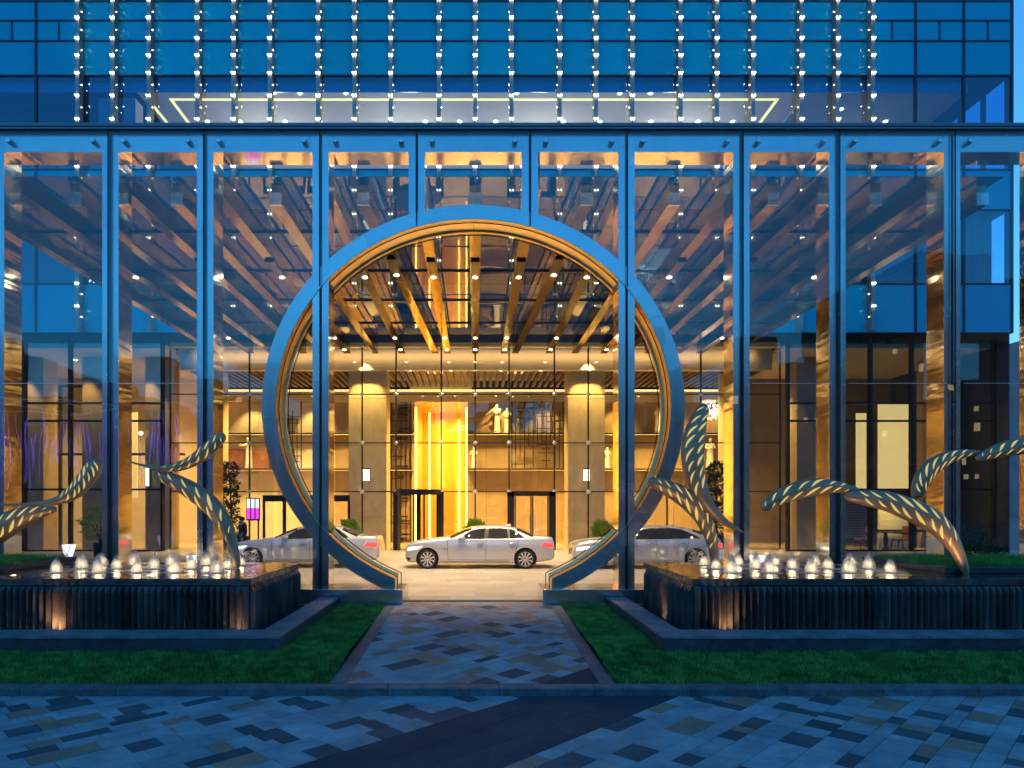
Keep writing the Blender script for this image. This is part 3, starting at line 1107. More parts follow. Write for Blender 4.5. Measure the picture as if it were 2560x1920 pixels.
# ================================================================== canopy
canopy = thing('entrance_canopy', 'deep glass canopy on bronze beams over the driveway behind the ring', 'canopy', (0, 23, .31))
BZ0, BZ1 = 9.46, 9.97
lit, dark = [], []
for x in (0, -1.28, 1.33, -3.38, 3.42, -5.92, 5.95, -7.95, 7.98, -10.4, 10.4):
    lit.append((x, x, 15.0 if x else 15.8))
for xa, xb in ((2.62, 1.85), (4.68, 4.62), (7.0, 7.0), (9.4, 9.4), (11.9, 11.9)):
    dark += [(xa, xb, 15.8), (-xa, -xb, 15.8)]
def beam(xa, xb, ya):
    yb = 31.15
    w = .115
    mb = MB()
    # box beam with lower flanges
    for (w_, za, zb) in ((w, BZ0 + .05, BZ1), (w + .035, BZ0, BZ0 + .048)):
        mb.add([(xa - w_, ya, za), (xa + w_, ya, za), (xb + w_, yb, za), (xb - w_, yb, za), (xa - w_, ya, zb), (xa + w_, ya, zb), (xb + w_, yb, zb), (xb - w_, yb, zb)],
               [(3, 2, 1, 0), (4, 5, 6, 7), (0, 1, 5, 4), (1, 2, 6, 5), (2, 3, 7, 6), (3, 0, 4, 7)])
    o = mb.build('canopy_beam', M_BEAM, canopy)
    if ya > 15.5:
        box('beam_end_plate', M_STEEL, xa - .135, xa + .135, ya - .05, ya - .002, BZ0 - .02, BZ1 - .24, o)
    return o
allb = []
for xa, xb, ya in lit:
    o = beam(xa, xb, ya)
    allb.append(xa)
    for yl, big in ((20.6, 1), (28.3, 0), (30.4, 0)):
        if abs(xa) > 6.5 and yl > 29: continue
        if big:
            box('lamp_housing', M_BLACK, xa - .125, xa + .125, yl - 1.3, yl + .1, BZ0 - .07, BZ0 - .002, o)
        zl = BZ0 - .072 if big else BZ0 - .004
        MB().lathe([(.075, 0), (.07, -.012), (0, -.014)], 12, (xa, yl, zl)).build('lamp_lens', E_DOWN, o)
        e = 950 if abs(xa) < 4 else (330 if abs(xa) < 7 else 60)
        lamp('SPOT', (xa, yl, zl - .04), e * (1.15 if big else .8), (1, .70, .38), spot=R(92), blend=.75, radius=.06, name='canopy_downlight')
for xa, xb, ya in dark:
    o = beam(xa, xb, ya)
    allb.append(xa)
    if abs(xa) < 3:
        yl = 20.4
        xx = xa + (xb - xa) * (yl - ya) / (31.15 - ya)
        box('lamp_housing', M_BLACK, xx - .125, xx + .125, yl - 1.3, yl + .1, BZ0 - .07, BZ0 - .002, o)
        MB().lathe([(.075, 0), (.07, -.012), (0, -.014)], 12, (xx, yl, BZ0 - .072)).build('lamp_lens', E_DOWN, o)
        lamp('SPOT', (xx, yl, BZ0 - .11), 850, (1, .70, .38), spot=R(92), blend=.75, radius=.06, name='canopy_downlight')
bx = [-12.3, -9.4, -7.0, -4.68, -2.35, 0, 2.35, 4.68, 7.0, 9.4, 12.3]
ys = [15.6, 18.7, 21.8, 24.9, 28.0, 29.9]
for xa, xb in zip(bx, bx[1:]):
    for ya, yb in zip(ys, ys[1:]):
        box('roof_pane', M_G_ROOF, xa + .01, xb - .01, ya + .01, yb - .01, 10.02, 10.035, canopy)
for yy in ys[1:-1]:
    box('roof_joint', M_DARK, -12.3, 12.3, yy - .03, yy + .03, 9.975, 10.018, canopy)
# ================================================================== hotel tower
hotel = thing('hotel_building', 'blue glass hotel block with rows of lit bulbs rising behind the canopy', 'building', (0, 34, .3))
YT = 30.0
FINX = sorted([s * x for x in (1.6, 3.73, 5.33, 6.93, 9.06, 10.66, 12.26, 14.4, 16.0, 17.55) for s in (-1, 1)] + [0.0])
GX = [-32.4, -30.3, -28.1, -26.0, -23.9, -21.75, -19.6] + FINX + [19.65, 21.8, 23.95]
ZR = [10.12, 12.3, 15.6, 17.4, 21.6, 23.14, 24.05, 24.92, 27.0]
VIS = {(12.3, 15.6), (17.4, 21.6)}
for xa, xb in zip(GX, GX[1:]):
    for za, zb in zip(ZR, ZR[1:]):
        if (za, zb) in VIS:
            box('window_pane', M_G_TOWER, xa + .02, xb - .02, YT, YT + .02, za + .02, zb - .02, hotel)
        elif za == 23.14 and (xb <= -17.5 or xa >= 17.5):
            xm = (xa + xb) / 2
            box('mullion', M_MULL, xm - .035, xm + .035, YT - .03, YT + .08, za + .036, zb - .036, hotel)
            box('spandrel_panel', M_SPAN, xa + .03, xm - .03, YT, YT + .05, za + .025, zb - .025, hotel)
            box('spandrel_panel', M_SPAN, xm + .03, xb - .03, YT, YT + .05, za + .025, zb - .025, hotel)
        else:
            box('spandrel_panel', M_SPAN, xa + .02, xb - .02, YT, YT + .05, za + .025, zb - .025, hotel)
for x in GX:
    if x not in FINX:
        box('mullion', M_MULL, x - .05, x + .05, YT - .05, YT + .10, 10.1, 27, hotel)
for z in ZR[1:-1]:
    box('transom', M_MULL, GX[0], GX[-1], YT - .035, YT + .09, z - .035, z + .035, hotel)
LZ = [25.3, 24.72, 23.92, 23.02, 22.26, 21.48, 20.48, 19.45, 18.4, 17.35, 16.3, 15.25, 14.2, 13.2, 12.2, 11.2]
ball = MB().lathe([(0, -.03), (.027, -.008), (.022, .018), (0, .03)], 6)
for x in FINX:
    fin = box('light_fin', M_FIN, x - .085, x + .085, YT - .38, YT - .036, 10.15, 27, hotel)
    st = MB()
    sx = -1 if x > 0 else 1
    for z in LZ:
        for dx, dy, dz, r in ((-.065, -.42, 0, .9), (.06, -.42, 0, 1.05), (sx * .10, -.2, -.42, .38)):
            st.add([(x + dx + a * r, YT + dy + b * r, z + dz + c * r) for a, b, c in ball.v], ball.f)
    st.build('bulb_string', E_BULB, fin, kind='stuff')

# tower sides, roof slabs and rooms
XR = GX[-1]
box('side_wall', M_SPAN, GX[0], GX[0] + .05, YT + .12, 60, .3, 27, hotel)
box('side_wall', M_SPAN, XR - .05, XR, YT + .12, 60, 21.62, 27, hotel)
box('side_wall', M_SPAN, XR - .05, XR, YT + .12, 60, 15.6, 17.4, hotel)
box('side_wall', M_SPAN, XR - .05, XR, 37.0, 60, 17.4, 21.6, hotel)
box('side_wall', M_MULL, XR - .05, XR, YT + .12, 60, .3, 12.28, hotel)
box('side_wall', M_MULL, XR - .05, XR, 35, 60, 12.3, 15.58, hotel)
for yy in (30.06, 31.5, 33.0, 34.9):
    box('corner_mullion', M_MULL, XR - .16, XR, yy, yy + .16, 12.3, 21.6, hotel)
box('side_pane', M_G_TOWER, XR - .03, XR - .01, YT + .2, 37.0, 17.42, 21.58, hotel)
box('floor_slab', M_MULL, GX[0], XR - .06, YT + .12, 46, 17.05, 17.40, hotel)
box('floor_slab', M_MULL, GX[0], XR - .06, YT + .12, 46, 11.9, 12.28, hotel)
box('floor_slab', M_MULL, GX[0], XR - .06, YT + .12, 46, 15.62, 15.9, hotel)
box('roof_slab', M_MULL, GX[0], XR - .06, YT + .12, 46, 21.62, 21.8, hotel)
box('ceiling_fascia', M_SPAN, GX[0], 22.2, YT + .30, YT + .34, 21.05, 21.62, hotel)
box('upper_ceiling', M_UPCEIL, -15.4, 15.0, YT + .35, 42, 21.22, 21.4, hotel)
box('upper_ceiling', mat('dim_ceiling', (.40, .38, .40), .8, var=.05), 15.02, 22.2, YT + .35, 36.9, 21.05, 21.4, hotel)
box('upper_back_wall', M_PANEL, -15.4, 22.0, 42.01, 42.2, 17.4, 21.4, hotel)
box('upper_side_wall', mat('pale_partition', (.5, .52, .52), .7, var=.06), -17.1, -15.42, YT + .5, 31.2, 17.4, 20.9, hotel)
box('upper_back_wall', mat('dusky_wall', (.16, .22, .28), .8, var=.1), GX[0], -15.6, 33.0, 33.2, 17.4, 21.58, hotel)
for i in range(10):
    x = -30.5 + i * 1.45
    box('wall_strip', mat('pale_strip', (.42, .47, .5), .7, var=.08), x, x + .75, 32.9, 32.99, 17.4, 20.4, hotel)
# cove lines on the ceiling
for a in ((-14.15, 14.05, 31.05, 31.18), (-14.15, -14.02, 31.2, 36), (13.92, 14.05, 31.2, 36), (-15.2, -15.08, 31.0, 36)):
    box('cove_light', E_COVE, *a, 21.195, 21.217, hotel)
for i, x in enumerate([-13.1, -11.5, -9.3, -7.6, -4.1, -2.45, -.75, 1.0, 4.3, 6.1, 8.6, 10.9, 12.6]):
    MB().lathe([(.09, 0), (.085, -.02), (0, -.022)], 12, (x, 32.9, 21.217)).build('ceiling_downlight', E_DOWN, hotel)
for x in (-9.2, -8.0, 6.6, 8.0, 1.9, -5.9):
    MB().lathe([(.08, 0), (.075, -.02), (0, -.022)], 12, (x, 30.66, 21.217)).build('ceiling_downlight', E_DOWN, hotel)
for x in (17.2, 19.9):
    MB().lathe([(.1, 0), (.09, -.02), (0, -.022)], 12, (x, 31.6 if x < 18 else 32.6, 21.047)).build('ceiling_downlight', E_DOWN, hotel)
for x in (-10, -3.3, 3.3, 10):
    lamp('POINT', (x, 34.0, 18.6), 800, (1, .66, .42), radius=.4, name='upper_room_fill')  # unseen point lights added to brighten the upper ceiling
lamp('POINT', (18.5, 33.5, 18.6), 110, (1, .72, .55), radius=.4, name='upper_room_fill')
# curtained windows at the right end of the lower room
cu = MB()
rows = []
for z in (12.32, 15.55):
    rows.append([(20.6 + i * .035, 30.55 + .06 * math.sin(i * .9) + .02 * math.sin(i * 2.3), z) for i in range(82)])
cu.grid(rows)
cu.build('curtain', M_CURT, label='cream pleated curtain in the window at the right end of the hotel', cat='curtain')
lamp('POINT', (21.8, 31.6, 14.0), 34, (1, .66, .17), radius=.2, name='curtain_room_lamp')
box('room_back_wall', M_PANEL, GX[0], XR - .1, 40, 40.2, 12.28, 15.6, hotel)
lamp('POINT', (8, 36, 14.3), 8, (1, .75, .5), radius=.3, name='room_lamp')
lamp('POINT', (-8, 36, 14.3), 8, (1, .75, .5), radius=.3, name='room_lamp')

# ================================================================== entrance glass wall
YW = 31.7
wall = thing('entrance_glass_wall', 'point-fixed glass entrance wall of the lobby behind the parked cars', 'glass wall', (0, 31.7, .31))
LX = [-14.4, -12.26, -10.66, -9.06, -6.94, -5.34, -3.74, -1.6, 0, 1.6, 3.74, 5.34, 6.94, 9.06, 10.66, 12.26, 14.4]
LZW = [.32, 3.07, 5.37, 7.67, 9.88]
for xa, xb in zip(LX, LX[1:]):
    for za, zb in zip(LZW, LZW[1:]):
        if za < 1 and (abs((xa + xb) / 2) < 3.7 and abs((xa + xb) / 2) > 1.7): continue
        box('wall_pane', M_G_LOBBY, xa + .02, xb - .02, YW, YW + .015, za + .02, zb - .02, wall)
for x in LX:
    box('tension_rod', M_SEAL, x - .035, x + .035, YW + .02, YW + .09, .31, 9.88, wall)
for z in LZW[1:-1]:
    box('tension_rod', M_SEAL, LX[0], LX[-1], YW + .025, YW + .08, z - .025, z + .025, wall)
    for x in LX[1:-1]:
        k = MB()
        k.add([(x - .12, YW - .01, z), (x, YW - .01, z - .12), (x + .12, YW - .01, z), (x, YW - .01, z + .12), (x, YW - .05, z)], [(0, 1, 4), (1, 2, 4), (2, 3, 4), (3, 0, 4)])
        k.build('spider_fitting', M_CHROME, wall)
box('wall_head', M_CREAM, LX[0], LX[-1], YW - .02, YW + .3, 9.9, 10.1, wall)

# ------------------------------------------------------------------ lobby shell
lobby = thing('lobby', 'warm lit hotel lobby with stone columns behind the entrance glass', 'lobby', (0, 35, .31))
box('lobby_floor', M_FLOOR, -26, 24, 31.92, 46, .2, .31, lobby)
box('bulkhead', M_CREAM, -14.4, 14.4, 32.6, 33.0, 9.0, 10.1, lobby)
box('ceiling_tray', M_CREAM, -14.4, 14.4, 33.0, 40, 9.5, 9.7, lobby)
x = -14.2
while x < 14.2:
    box('ceiling_slat', M_WOOD, x, x + .16, 33.0, 37.7, 9.05, 9.22, lobby)
    x += .34
box('ceiling_cove', E_COVE, -14.2, 14.2, 37.72, 37.80, 8.84, 8.92, lobby)
box('ceiling_beam', M_CREAM, -14.2, 14.2, 37.75, 38.0, 8.25, 8.80, lobby)
for xa, xb in ((-14.4, -3.62), (-.43, 14.4)):
    n = max(1, int((xb - xa) / 1.05))
    for i in range(n):
        for za, zb in ((.31, 4.4), (4.5, 6.38), (6.46, 8.24)):
            box('wall_panel', M_PANEL if xa > -5 or i > n - 5 else M_CREAM, xa + (xb - xa) * i / n + .006, xa + (xb - xa) * (i + 1) / n - .006, 38.0, 38.1, za, zb, lobby)
box('backing_wall', M_BLACK, -14.5, -3.42, 38.12, 38.2, .3, 9.5, lobby)
box('backing_wall', M_BLACK, -.42, 14.5, 38.12, 38.2, .3, 9.5, lobby)
for z in (4.40, 6.38):
    for xa, xb in ((-14.4, -3.45), (-.42, 14.4)):
        box('wall_ledge', M_BLACK, xa, xb, 37.35, 37.99, z, z + .08, lobby)
        box('ledge_light', E_LEDGE, xa, xb, 37.36, 37.40, z - .03, z - .004, lobby)
box('wainscot', M_WOODR, -14.3, -10.2, 37.9, 37.995, 4.5, 5.6, lobby)
# golden lift hall
box('hall_wall', M_GOLD, -3.60, -3.42, 38.0, 44, .31, 8.6, lobby)
box('hall_wall', M_GOLD, -.43, -.25, 38.21, 44, .31, 8.6, lobby)
box('hall_wall', M_GOLD, -3.6, -.25, 44.0, 44.2, .31, 8.6, lobby)
box('hall_ceiling', M_GOLD, -3.6, -.25, 38.0, 44, 8.45, 8.6, lobby)
for x, y in ((-3.36, 38.1), (-2.75, 40.5), (-.50, 38.3), (-1.05, 43.7), (-2.2, 43.8)):
    box('strip_light', E_YEL, x - .045, x + .045, y, y + .09, .35, 8.0, lobby)
box('hall_lintel', M_CREAM, -3.7, -.2, 38.0, 38.2, 8.62, 9.6, lobby)
lamp('AREA', (-1.9, 41.5, 8.3), 520, (1, .60, .10), 2.4, 4.5, name='hall_light')
for x in (-2.9, -2.3, -1.5):
    box('hall_relief', M_GOLD, x, x + .16, 43.7, 43.95, .31, 4.5 + x * .4, lobby)
# stone columns
for xa, xb in ((-6.2, -4.35), (4.55, 6.35), (-13.6, -12.6), (12.4, 13.4)):
    col = box('stone_column', M_STONEC, xa, xb, 32.95, 34.3, .31, 9.48, lobby)
    for z in (3.07, 5.37, 7.67):
        box('joint_strip', M_WOOD, xa - .002, xb + .002, 32.947, 34.3, z - .006, z + .006, col)
# lobby lamps
for x in (-11, -7.5, -2, 2, 7.5, 11):
    MB().box(x - .5, x + .5, 34.6, 35.4, 9.36, 9.40).build('ceiling_lamp', E_PANEL, lobby)
    lamp('AREA', (x, 35, 8.95), 720, (1, .66, .17), 1.0, .8, name='lobby_light')
for x in (-12.5, -9, -6, 1.3, 4, 8, 11, 13):
    lamp('SPOT', (x, 36.4, 8.7), 620, (1, .66, .17), spot=R(64), radius=.06, rot=(R(30), 0, 0), name='wall_washer')
for x in (-5.3, 5.45):
    lamp('SPOT', (x, 32.3, 9.6), 1700, (1, .66, .17), spot=R(70), radius=.06, rot=(R(6), 0, 0), name='column_washer')

lamp('AREA', (0, 32.05, 9.75), 80, (1, .62, .22), 27, .08, rot=(R(75), 0, 0), name='bulkhead_fill')  # hidden strip light without fixture, added to brighten the bulkhead
# lattice screens
def lattice(x0, x1, y, z0, z1, seed, label):
    t = thing('lattice_screen', label, 'screen', ((x0 + x1) / 2, y, z0), 'lobby lattice screens')
    g = random.Random(seed)
    def bar(a, b, c, d): box('lattice_bar', M_BLACK, a, b, y - .02, y + .02, c, d, t)
    bar(x0, x0 + .06, z0, z1); bar(x1 - .06, x1, z0, z1)
    n = int((x1 - x0) / .24)
    for i in range(1, n):
        x = x0 + (x1 - x0) * i / n
        za = z0 + g.choice([0, 0, .6, 1.2]); zb = z1 - g.choice([0, 0, .5, 1.0])
        bar(x - .024, x + .024, za, zb)
    for i in range(int((z1 - z0) * 6)):
        z = g.uniform(z0 + .05, z1 - .05)
        w = g.choice([.48, .72, .96])
        x = x0 + .24 * g.randrange(max(1, n - 1))
        box('lattice_bar', M_BLACK, x, min(x + w, x1), y - .024, y + .024, z - .022, z + .022, t)
lattice(2.0, 4.9, 37.2, 4.5, 8.2, 3, 'dark metal lattice screen with random bars, right of the lobby statues')
lattice(-4.75, -3.62, 37.9, .35, 8.2, 5, 'narrow dark lattice screen beside the golden lift hall')
lattice(-11.4, -9.6, 37.2, 4.5, 8.2, 9, 'dark lattice screen at the left end of the lobby wall')

# doors
rv = thing('revolving_door', 'dark framed revolving door left of the entrance centre, before the golden hall', 'door', (-2.67, 31.7, .31))
cxr = -2.67
MB().lathe([(1.06, 2.62), (1.06, 2.85), (0, 2.86)], 36, (cxr, YW, .31)).build('drum_head', M_BLACK, rv)
for a0 in (55, 235):
    rows = []
    for z in (.32, 2.93):
        rows.append([(cxr + 1.03 * math.cos(R(a0 - 90 + i * 70 / 12 + 20)), YW + 1.03 * math.sin(R(a0 - 90 + i * 70 / 12 + 20)), z) for i in range(13)])
    MB().grid(rows).build('drum_glass', M_G_LOBBY, rv)
for a in (20, 110, 200, 290):
    c_, s_ = math.cos(R(a)), math.sin(R(a))
    w = MB()
    for r0, r1 in ((.03, .10), (.88, 1.0)):
        w.add([(cxr + r * c_ + q * s_ * .03, YW + r * s_ - q * c_ * .03, z) for r, q, z in ((r0, -1, .32), (r1, -1, .32), (r1, 1, .32), (r0, 1, .32), (r0, -1, 2.92), (r1, -1, 2.92), (r1, 1, 2.92), (r0, 1, 2.92))],
              [(3, 2, 1, 0), (4, 5, 6, 7), (0, 1, 5, 4), (1, 2, 6, 5), (2, 3, 7, 6), (3, 0, 4, 7)])
    w.build('door_wing', M_BLACK, rv)
for x in (-3.72, -1.62):
    box('jamb', M_BLACK, x - .14, x + .14, YW - .1, YW + .2, .31, 3.05, rv)
dd = thing('double_door', 'dark framed double glass door right of the entrance centre', 'door', (2.67, 31.7, .31))
for x in (1.68, 3.64):
    box('jamb', M_BLACK, x - .16, x + .16, YW - .06, YW + .14, .31, 3.05, dd)
box('door_head', M_BLACK, 1.5, 3.8, YW - .06, YW + .14, 2.86, 3.04, dd)
for xa, xb in ((1.86, 2.66), (2.68, 3.46)):
    lf = box('door_leaf', M_G_LOBBY, xa + .06, xb - .06, YW + .02, YW + .035, .4, 2.8, dd)
    for a, b in ((xa, xa + .06), (xb - .06, xb)):
        box('stile', M_BLACK, a, b, YW, YW + .05, .33, 2.85, lf)
    box('pull_handle', M_CHROME, (xb - .12 if xa < 2 else xa + .08), (xb - .08 if xa < 2 else xa + .12), YW - .06, YW - .02, 1.1, 2.0, lf)
for x, lab in ((-6.9, 'left'), (-9.0, 'far left')):
    sd = thing('side_door', 'dark framed glass side door at the %s of the entrance wall' % lab, 'door', (x, 31.6, .31), 'side doors')
    box('door_head', M_BLACK, x - 1.0, x + 1.0, YW - .1, YW - .03, 2.6, 2.9, sd)
    for q in (-1.0, -.02, .9):
        box('jamb', M_BLACK, x + q, x + q + .12, YW - .1, YW - .03, .31, 2.6, sd)

# sconces on the columns
for x, lab in ((-5.32, 'left'), (5.45, 'right')):
    t = thing('wall_sconce', 'small lit grid wall sconce on the %s stone column' % lab, 'wall lamp', (x, 32.9, 3.7), 'column sconces')
    for i in range(2):
        for j in range(3):
            box('glass_block', E_SCONCE, x - .16 + i * .17, x - .02 + i * .17, 32.86, 32.92, 3.62 + j * .2, 3.78 + j * .2, t)
    box('back_plate', M_BLACK, x - .19, x + .19, 32.92, 32.945, 3.58, 4.24, t)

# ------------------------------------------------------------------ statues (white stone figures on the ledges)
def statue(label, x, y, z, h, rot, pose):
    J = {'pel': (0, 0, .53), 'spine': (0, .01, .63), 'chest': (0, .0, .74), 'neck': (0, -.01, .84), 'head0': (0, -.02, .885), 'head': (0, -.025, .935), 'top': (0, -.015, .985)}
    rad = {'pel': .085, 'spine': .075, 'chest': .088, 'neck': .033, 'head0': .045, 'head': .062, 'top': .042}
    E = [('pel', 'spine'), ('spine', 'chest'), ('chest', 'neck'), ('neck', 'head0'), ('head0', 'head'), ('head', 'top')]
    for s, n in ((-1, 'l'), (1, 'r')):
        J['hip' + n] = (s * .055, 0, .49); J['knee' + n] = (s * .06, -.02 if s < 0 else .015, .27); J['ank' + n] = (s * .062, .01, .05); J['toe' + n] = (s * .068, -.075, .018)
        rad.update({'hip' + n: .066, 'knee' + n: .045, 'ank' + n: .030, 'toe' + n: .024})
        J['sh' + n] = (s * .115, 0, .80); rad['sh' + n] = .043
        J['el' + n], J['wr' + n], J['ha' + n] = pose[n]
        rad.update({'el' + n: .034, 'wr' + n: .024, 'ha' + n: .027})
        E += [('pel', 'hip' + n), ('hip' + n, 'knee' + n), ('knee' + n, 'ank' + n), ('ank' + n, 'toe' + n), ('chest', 'sh' + n), ('sh' + n, 'el' + n), ('el' + n, 'wr' + n), ('wr' + n, 'ha' + n)]
    names = list(J)
    me = bpy.data.meshes.new('figure')
    me.from_pydata([tuple(c * h for c in J[k]) for k in names], [(names.index(a), names.index(b)) for a, b in E], [])
    me.materials.append(M_WHITE)
    t = thing('statue', label, 'statue', (x, y, z), 'white lobby statues')
    t.rotation_euler = (0, 0, rot)
    o = bpy.data.objects.new('figure', me)
    COL.objects.link(o)
    o.parent = t
    md = o.modifiers.new('skin', 'SKIN')
    for i, k in enumerate(names):
        sv = me.skin_vertices[0].data[i]
        sv.radius = (rad[k] * h, rad[k] * h)
        sv.use_root = (k == 'pel')
    sb = o.modifiers.new('sub', 'SUBSURF'); sb.levels = 2; sb.render_levels = 2
    # robe skirt
    mb = MB()
    rows = []
    for zz, rx, ry in ((.66, .085, .075), (.5, .10, .09), (.3, .105, .095), (.12, .115, .105), (.05, .12, .11)):
        rows.append([((rx + .012 * math.sin(k * 3.1 + zz * 9)) * h * math.cos(2 * math.pi * k / 20), (ry + .012 * math.sin(k * 3.1)) * h * math.sin(2 * math.pi * k / 20), zz * h) for k in range(20)])
    mb.grid(rows, True)
    m2 = bpy.data.meshes.new('robe'); m2.from_pydata(mb.v, [], mb.f); m2.materials.append(M_WHITE)
    m2.polygons.foreach_set('use_smooth', [True] * len(m2.polygons))
    ro = bpy.data.objects.new('robe', m2); COL.objects.link(ro); ro.parent = t
    MB2 = MB(); MB2.lathe([(0, .004), (.15 * h, .004), (.15 * h, .03), (0, .03)], 16)
    m3 = bpy.data.meshes.new('plinth'); m3.from_pydata(MB2.v, [], MB2.f); m3.materials.append(M_WHITE)
    bo = bpy.data.objects.new('plinth', m3); COL.objects.link(bo); bo.parent = t
    if pose.get('rod'):
        a, b = pose['rod']
        r = MB(); r.tube([Vector(a) * h, Vector(b) * h], .012 * h, 6)
        m4 = bpy.data.meshes.new('flute'); m4.from_pydata(r.v, [], r.f); m4.materials.append(M_WHITE)
        fo_ = bpy.data.objects.new('flute', m4); COL.objects.link(fo_); fo_.parent = t
    return t
FLUTE = {'l': ((-.17, -.06, .70), (-.12, -.15, .74), (-.09, -.17, .77)), 'r': ((.14, -.08, .69), (.0, -.16, .73), (-.03, -.18, .76)), 'rod': ((.05, -.11, .90), (-.30, -.24, .62))}
REACH = {'l': ((-.17, -.10, .72), (-.2, -.25, .76), (-.21, -.3, .78)), 'r': ((.16, -.1, .70), (.06, -.24, .72), (.03, -.28, .73)), 'rod': ((-.2, -.2, .74), (-.2, -.75, 1.12))}
HOLD = {'l': ((-.17, -.03, .66), (-.06, -.15, .66), (-.02, -.17, .67)), 'r': ((.17, -.03, .66), (.07, -.15, .68), (.03, -.17, .69))}
statue('white statue playing a flute on the upper ledge, left of a pair', 1.22, 37.5, 6.47, 1.62, R(-35), FLUTE)
statue('white statue on the upper ledge, right of a pair beside the flute player', 1.78, 37.6, 6.47, 1.45, R(20), HOLD)
statue('white statue on the lower ledge at the right edge of the golden hall', -.08, 37.5, 4.49, 1.2, R(-25), HOLD)
statue('white statue holding up a long rod at the far left of the lobby ledge', -12.6, 37.4, 4.49, 1.75, R(-80), REACH)
statue('white statue on the lower ledge just right of the right stone column', 7.35, 37.5, 4.49, 1.2, R(30), HOLD)
statue('white statue high on the right upper ledge, seen through the ring edge', 10.2, 37.5, 6.47, 1.5, R(15), FLUTE)
statue('white statue on the lower right ledge, behind the tall upright pod', 13.1, 37.5, 4.49, 1.7, R(10), HOLD)

# ------------------------------------------------------------------ wings of the ground floor
def wing(s):
    x0, x1 = 14.4, (32 if s < 0 else 23.9)
    w = thing('ground_floor_wing', '%s glazed ground floor wing of the hotel with dark mullions' % SIDE[s], 'building', (s * (x0 + x1) / 2, 33, .31), 'hotel wings')
    yv = 31.0
    x = x0
    xs = []
    while x < x1 + .1:
        xs.append(x); x += 2.12 if s < 0 else 1.9
    for a, b in zip(xs, xs[1:]):
        for za, zb in ((.36, 3.12), (3.18, 6.28), (6.34, 7.1), (7.16, 10.05)):
            xa, xb = sorted((s * (a + .05), s * (b - .05)))
            box('wing_pane', M_G_WING, xa, xb, yv, yv + .015, za, zb, w)
    for a in xs:
        box('wing_mullion', M_DARK, s * a - .05, s * a + .05, yv - .16, yv + .1, .31, 10.08, w)
    for z in (.33, 3.15, 6.31, 7.13):
        box('wing_transom', M_DARK, min(s * x0, s * xs[-1]), max(s * x0, s * xs[-1]), yv - .05, yv + .06, z - .045, z + .045, w)
    box('wing_ceiling', M_CREAM, min(s * x0, s * x1), max(s * x0, s * x1), yv + .1, 40, 9.7, 9.9, w)
    box('wing_back_wall', M_CREAM if s < 0 else mat('dim_panel', (.20, .16, .12), .6, var=.15, scale=1.2), min(s * x0, s * x1), max(s * x0, s * x1), 38.6, 38.8, .31, 9.7, w)
    for q in ((15.6, 18.7, 21.8, 24.9) if s < 0 else (16.4, 23.0)):
        xa = s * q
        box('wing_column', M_STONEC, xa - .6, xa + .6, 33.0, 34.1, .31, 9.69, w)
    return w
wl_, wr_ = wing(-1), wing(1)
# left wing interior: frames, lit panels and lamps
for i, (xa, xb, z0, z1, yy) in enumerate(((-19.3, -18.5, 4.1, 7.0, 35.5), (-18.35, -17.7, 2.8, 7.3, 35.2), (-20.6, -20.1, 3.3, 5.6, 35.8))):
    box('backlit_panel', E_PANEL, xa, xb, yy, yy + .06, z0, z1, wl_)
for xa in (-21.4, -19.9, -18.0, -16.9):
    box('inner_frame', M_BLACK, xa - .06, xa + .06, 34.6, 34.75, .31, 8.6, wl_)
box('inner_frame', M_BLACK, -21.4, -18.0, 34.6, 34.75, 8.5, 8.62, wl_)
box('inner_frame', M_BLACK, -24, -15, 34.6, 34.75, 5.0, 5.12, wl_)
for x in (-23, -20, -17.5, -15.5):
    MB().lathe([(.1, 0), (.09, -.02), (0, -.022)], 12, (x, 33.6, 9.698)).build('ceiling_downlight', E_DOWN, wl_)
    lamp('AREA', (x, 35.2, 9.6), 330, (1, .56, .14), 1.0, 1.0, name='wing_light')
for x in (-16.0, -19.0, -22):
    lamp('SPOT', (x, 32.4, 9.6), 800, (1, .56, .14), spot=R(60), radius=.05, name='wing_downlight')
t = thing('wall_lamp', 'round glowing orange wall lamp inside the left wing', 'wall lamp', P(352, 1083, 32.8))
MB().lathe([(0, -.11), (.08, -.08), (.115, 0), (.08, .08), (0, .11)], 14, P(352, 1083, 32.8)).build('globe', E_SCONCE, t, smooth=True)
MB().tube([P(352, 1083, 32.8) + Vector((0, .1, 0)), P(352, 1083, 32.8) + Vector((0, .2, 0))], .03, 8).build('stem', M_BLACK, t)
q = P(368, 1192, 32.8)
t = thing('tube_wall_lamp', 'tall narrow lit wall lamp inside the left wing, below the round lamp', 'wall lamp', q - Vector((0, 0, .5)))
box('glass_tube', E_SCONCE, q.x - .07, q.x + .07, 32.76, 32.86, q.z - .45, q.z + .45, t, bevel=.02)
box('back_plate', M_BLACK, q.x - .09, q.x + .09, 32.87, 32.95, q.z - .5, q.z + .5, t)
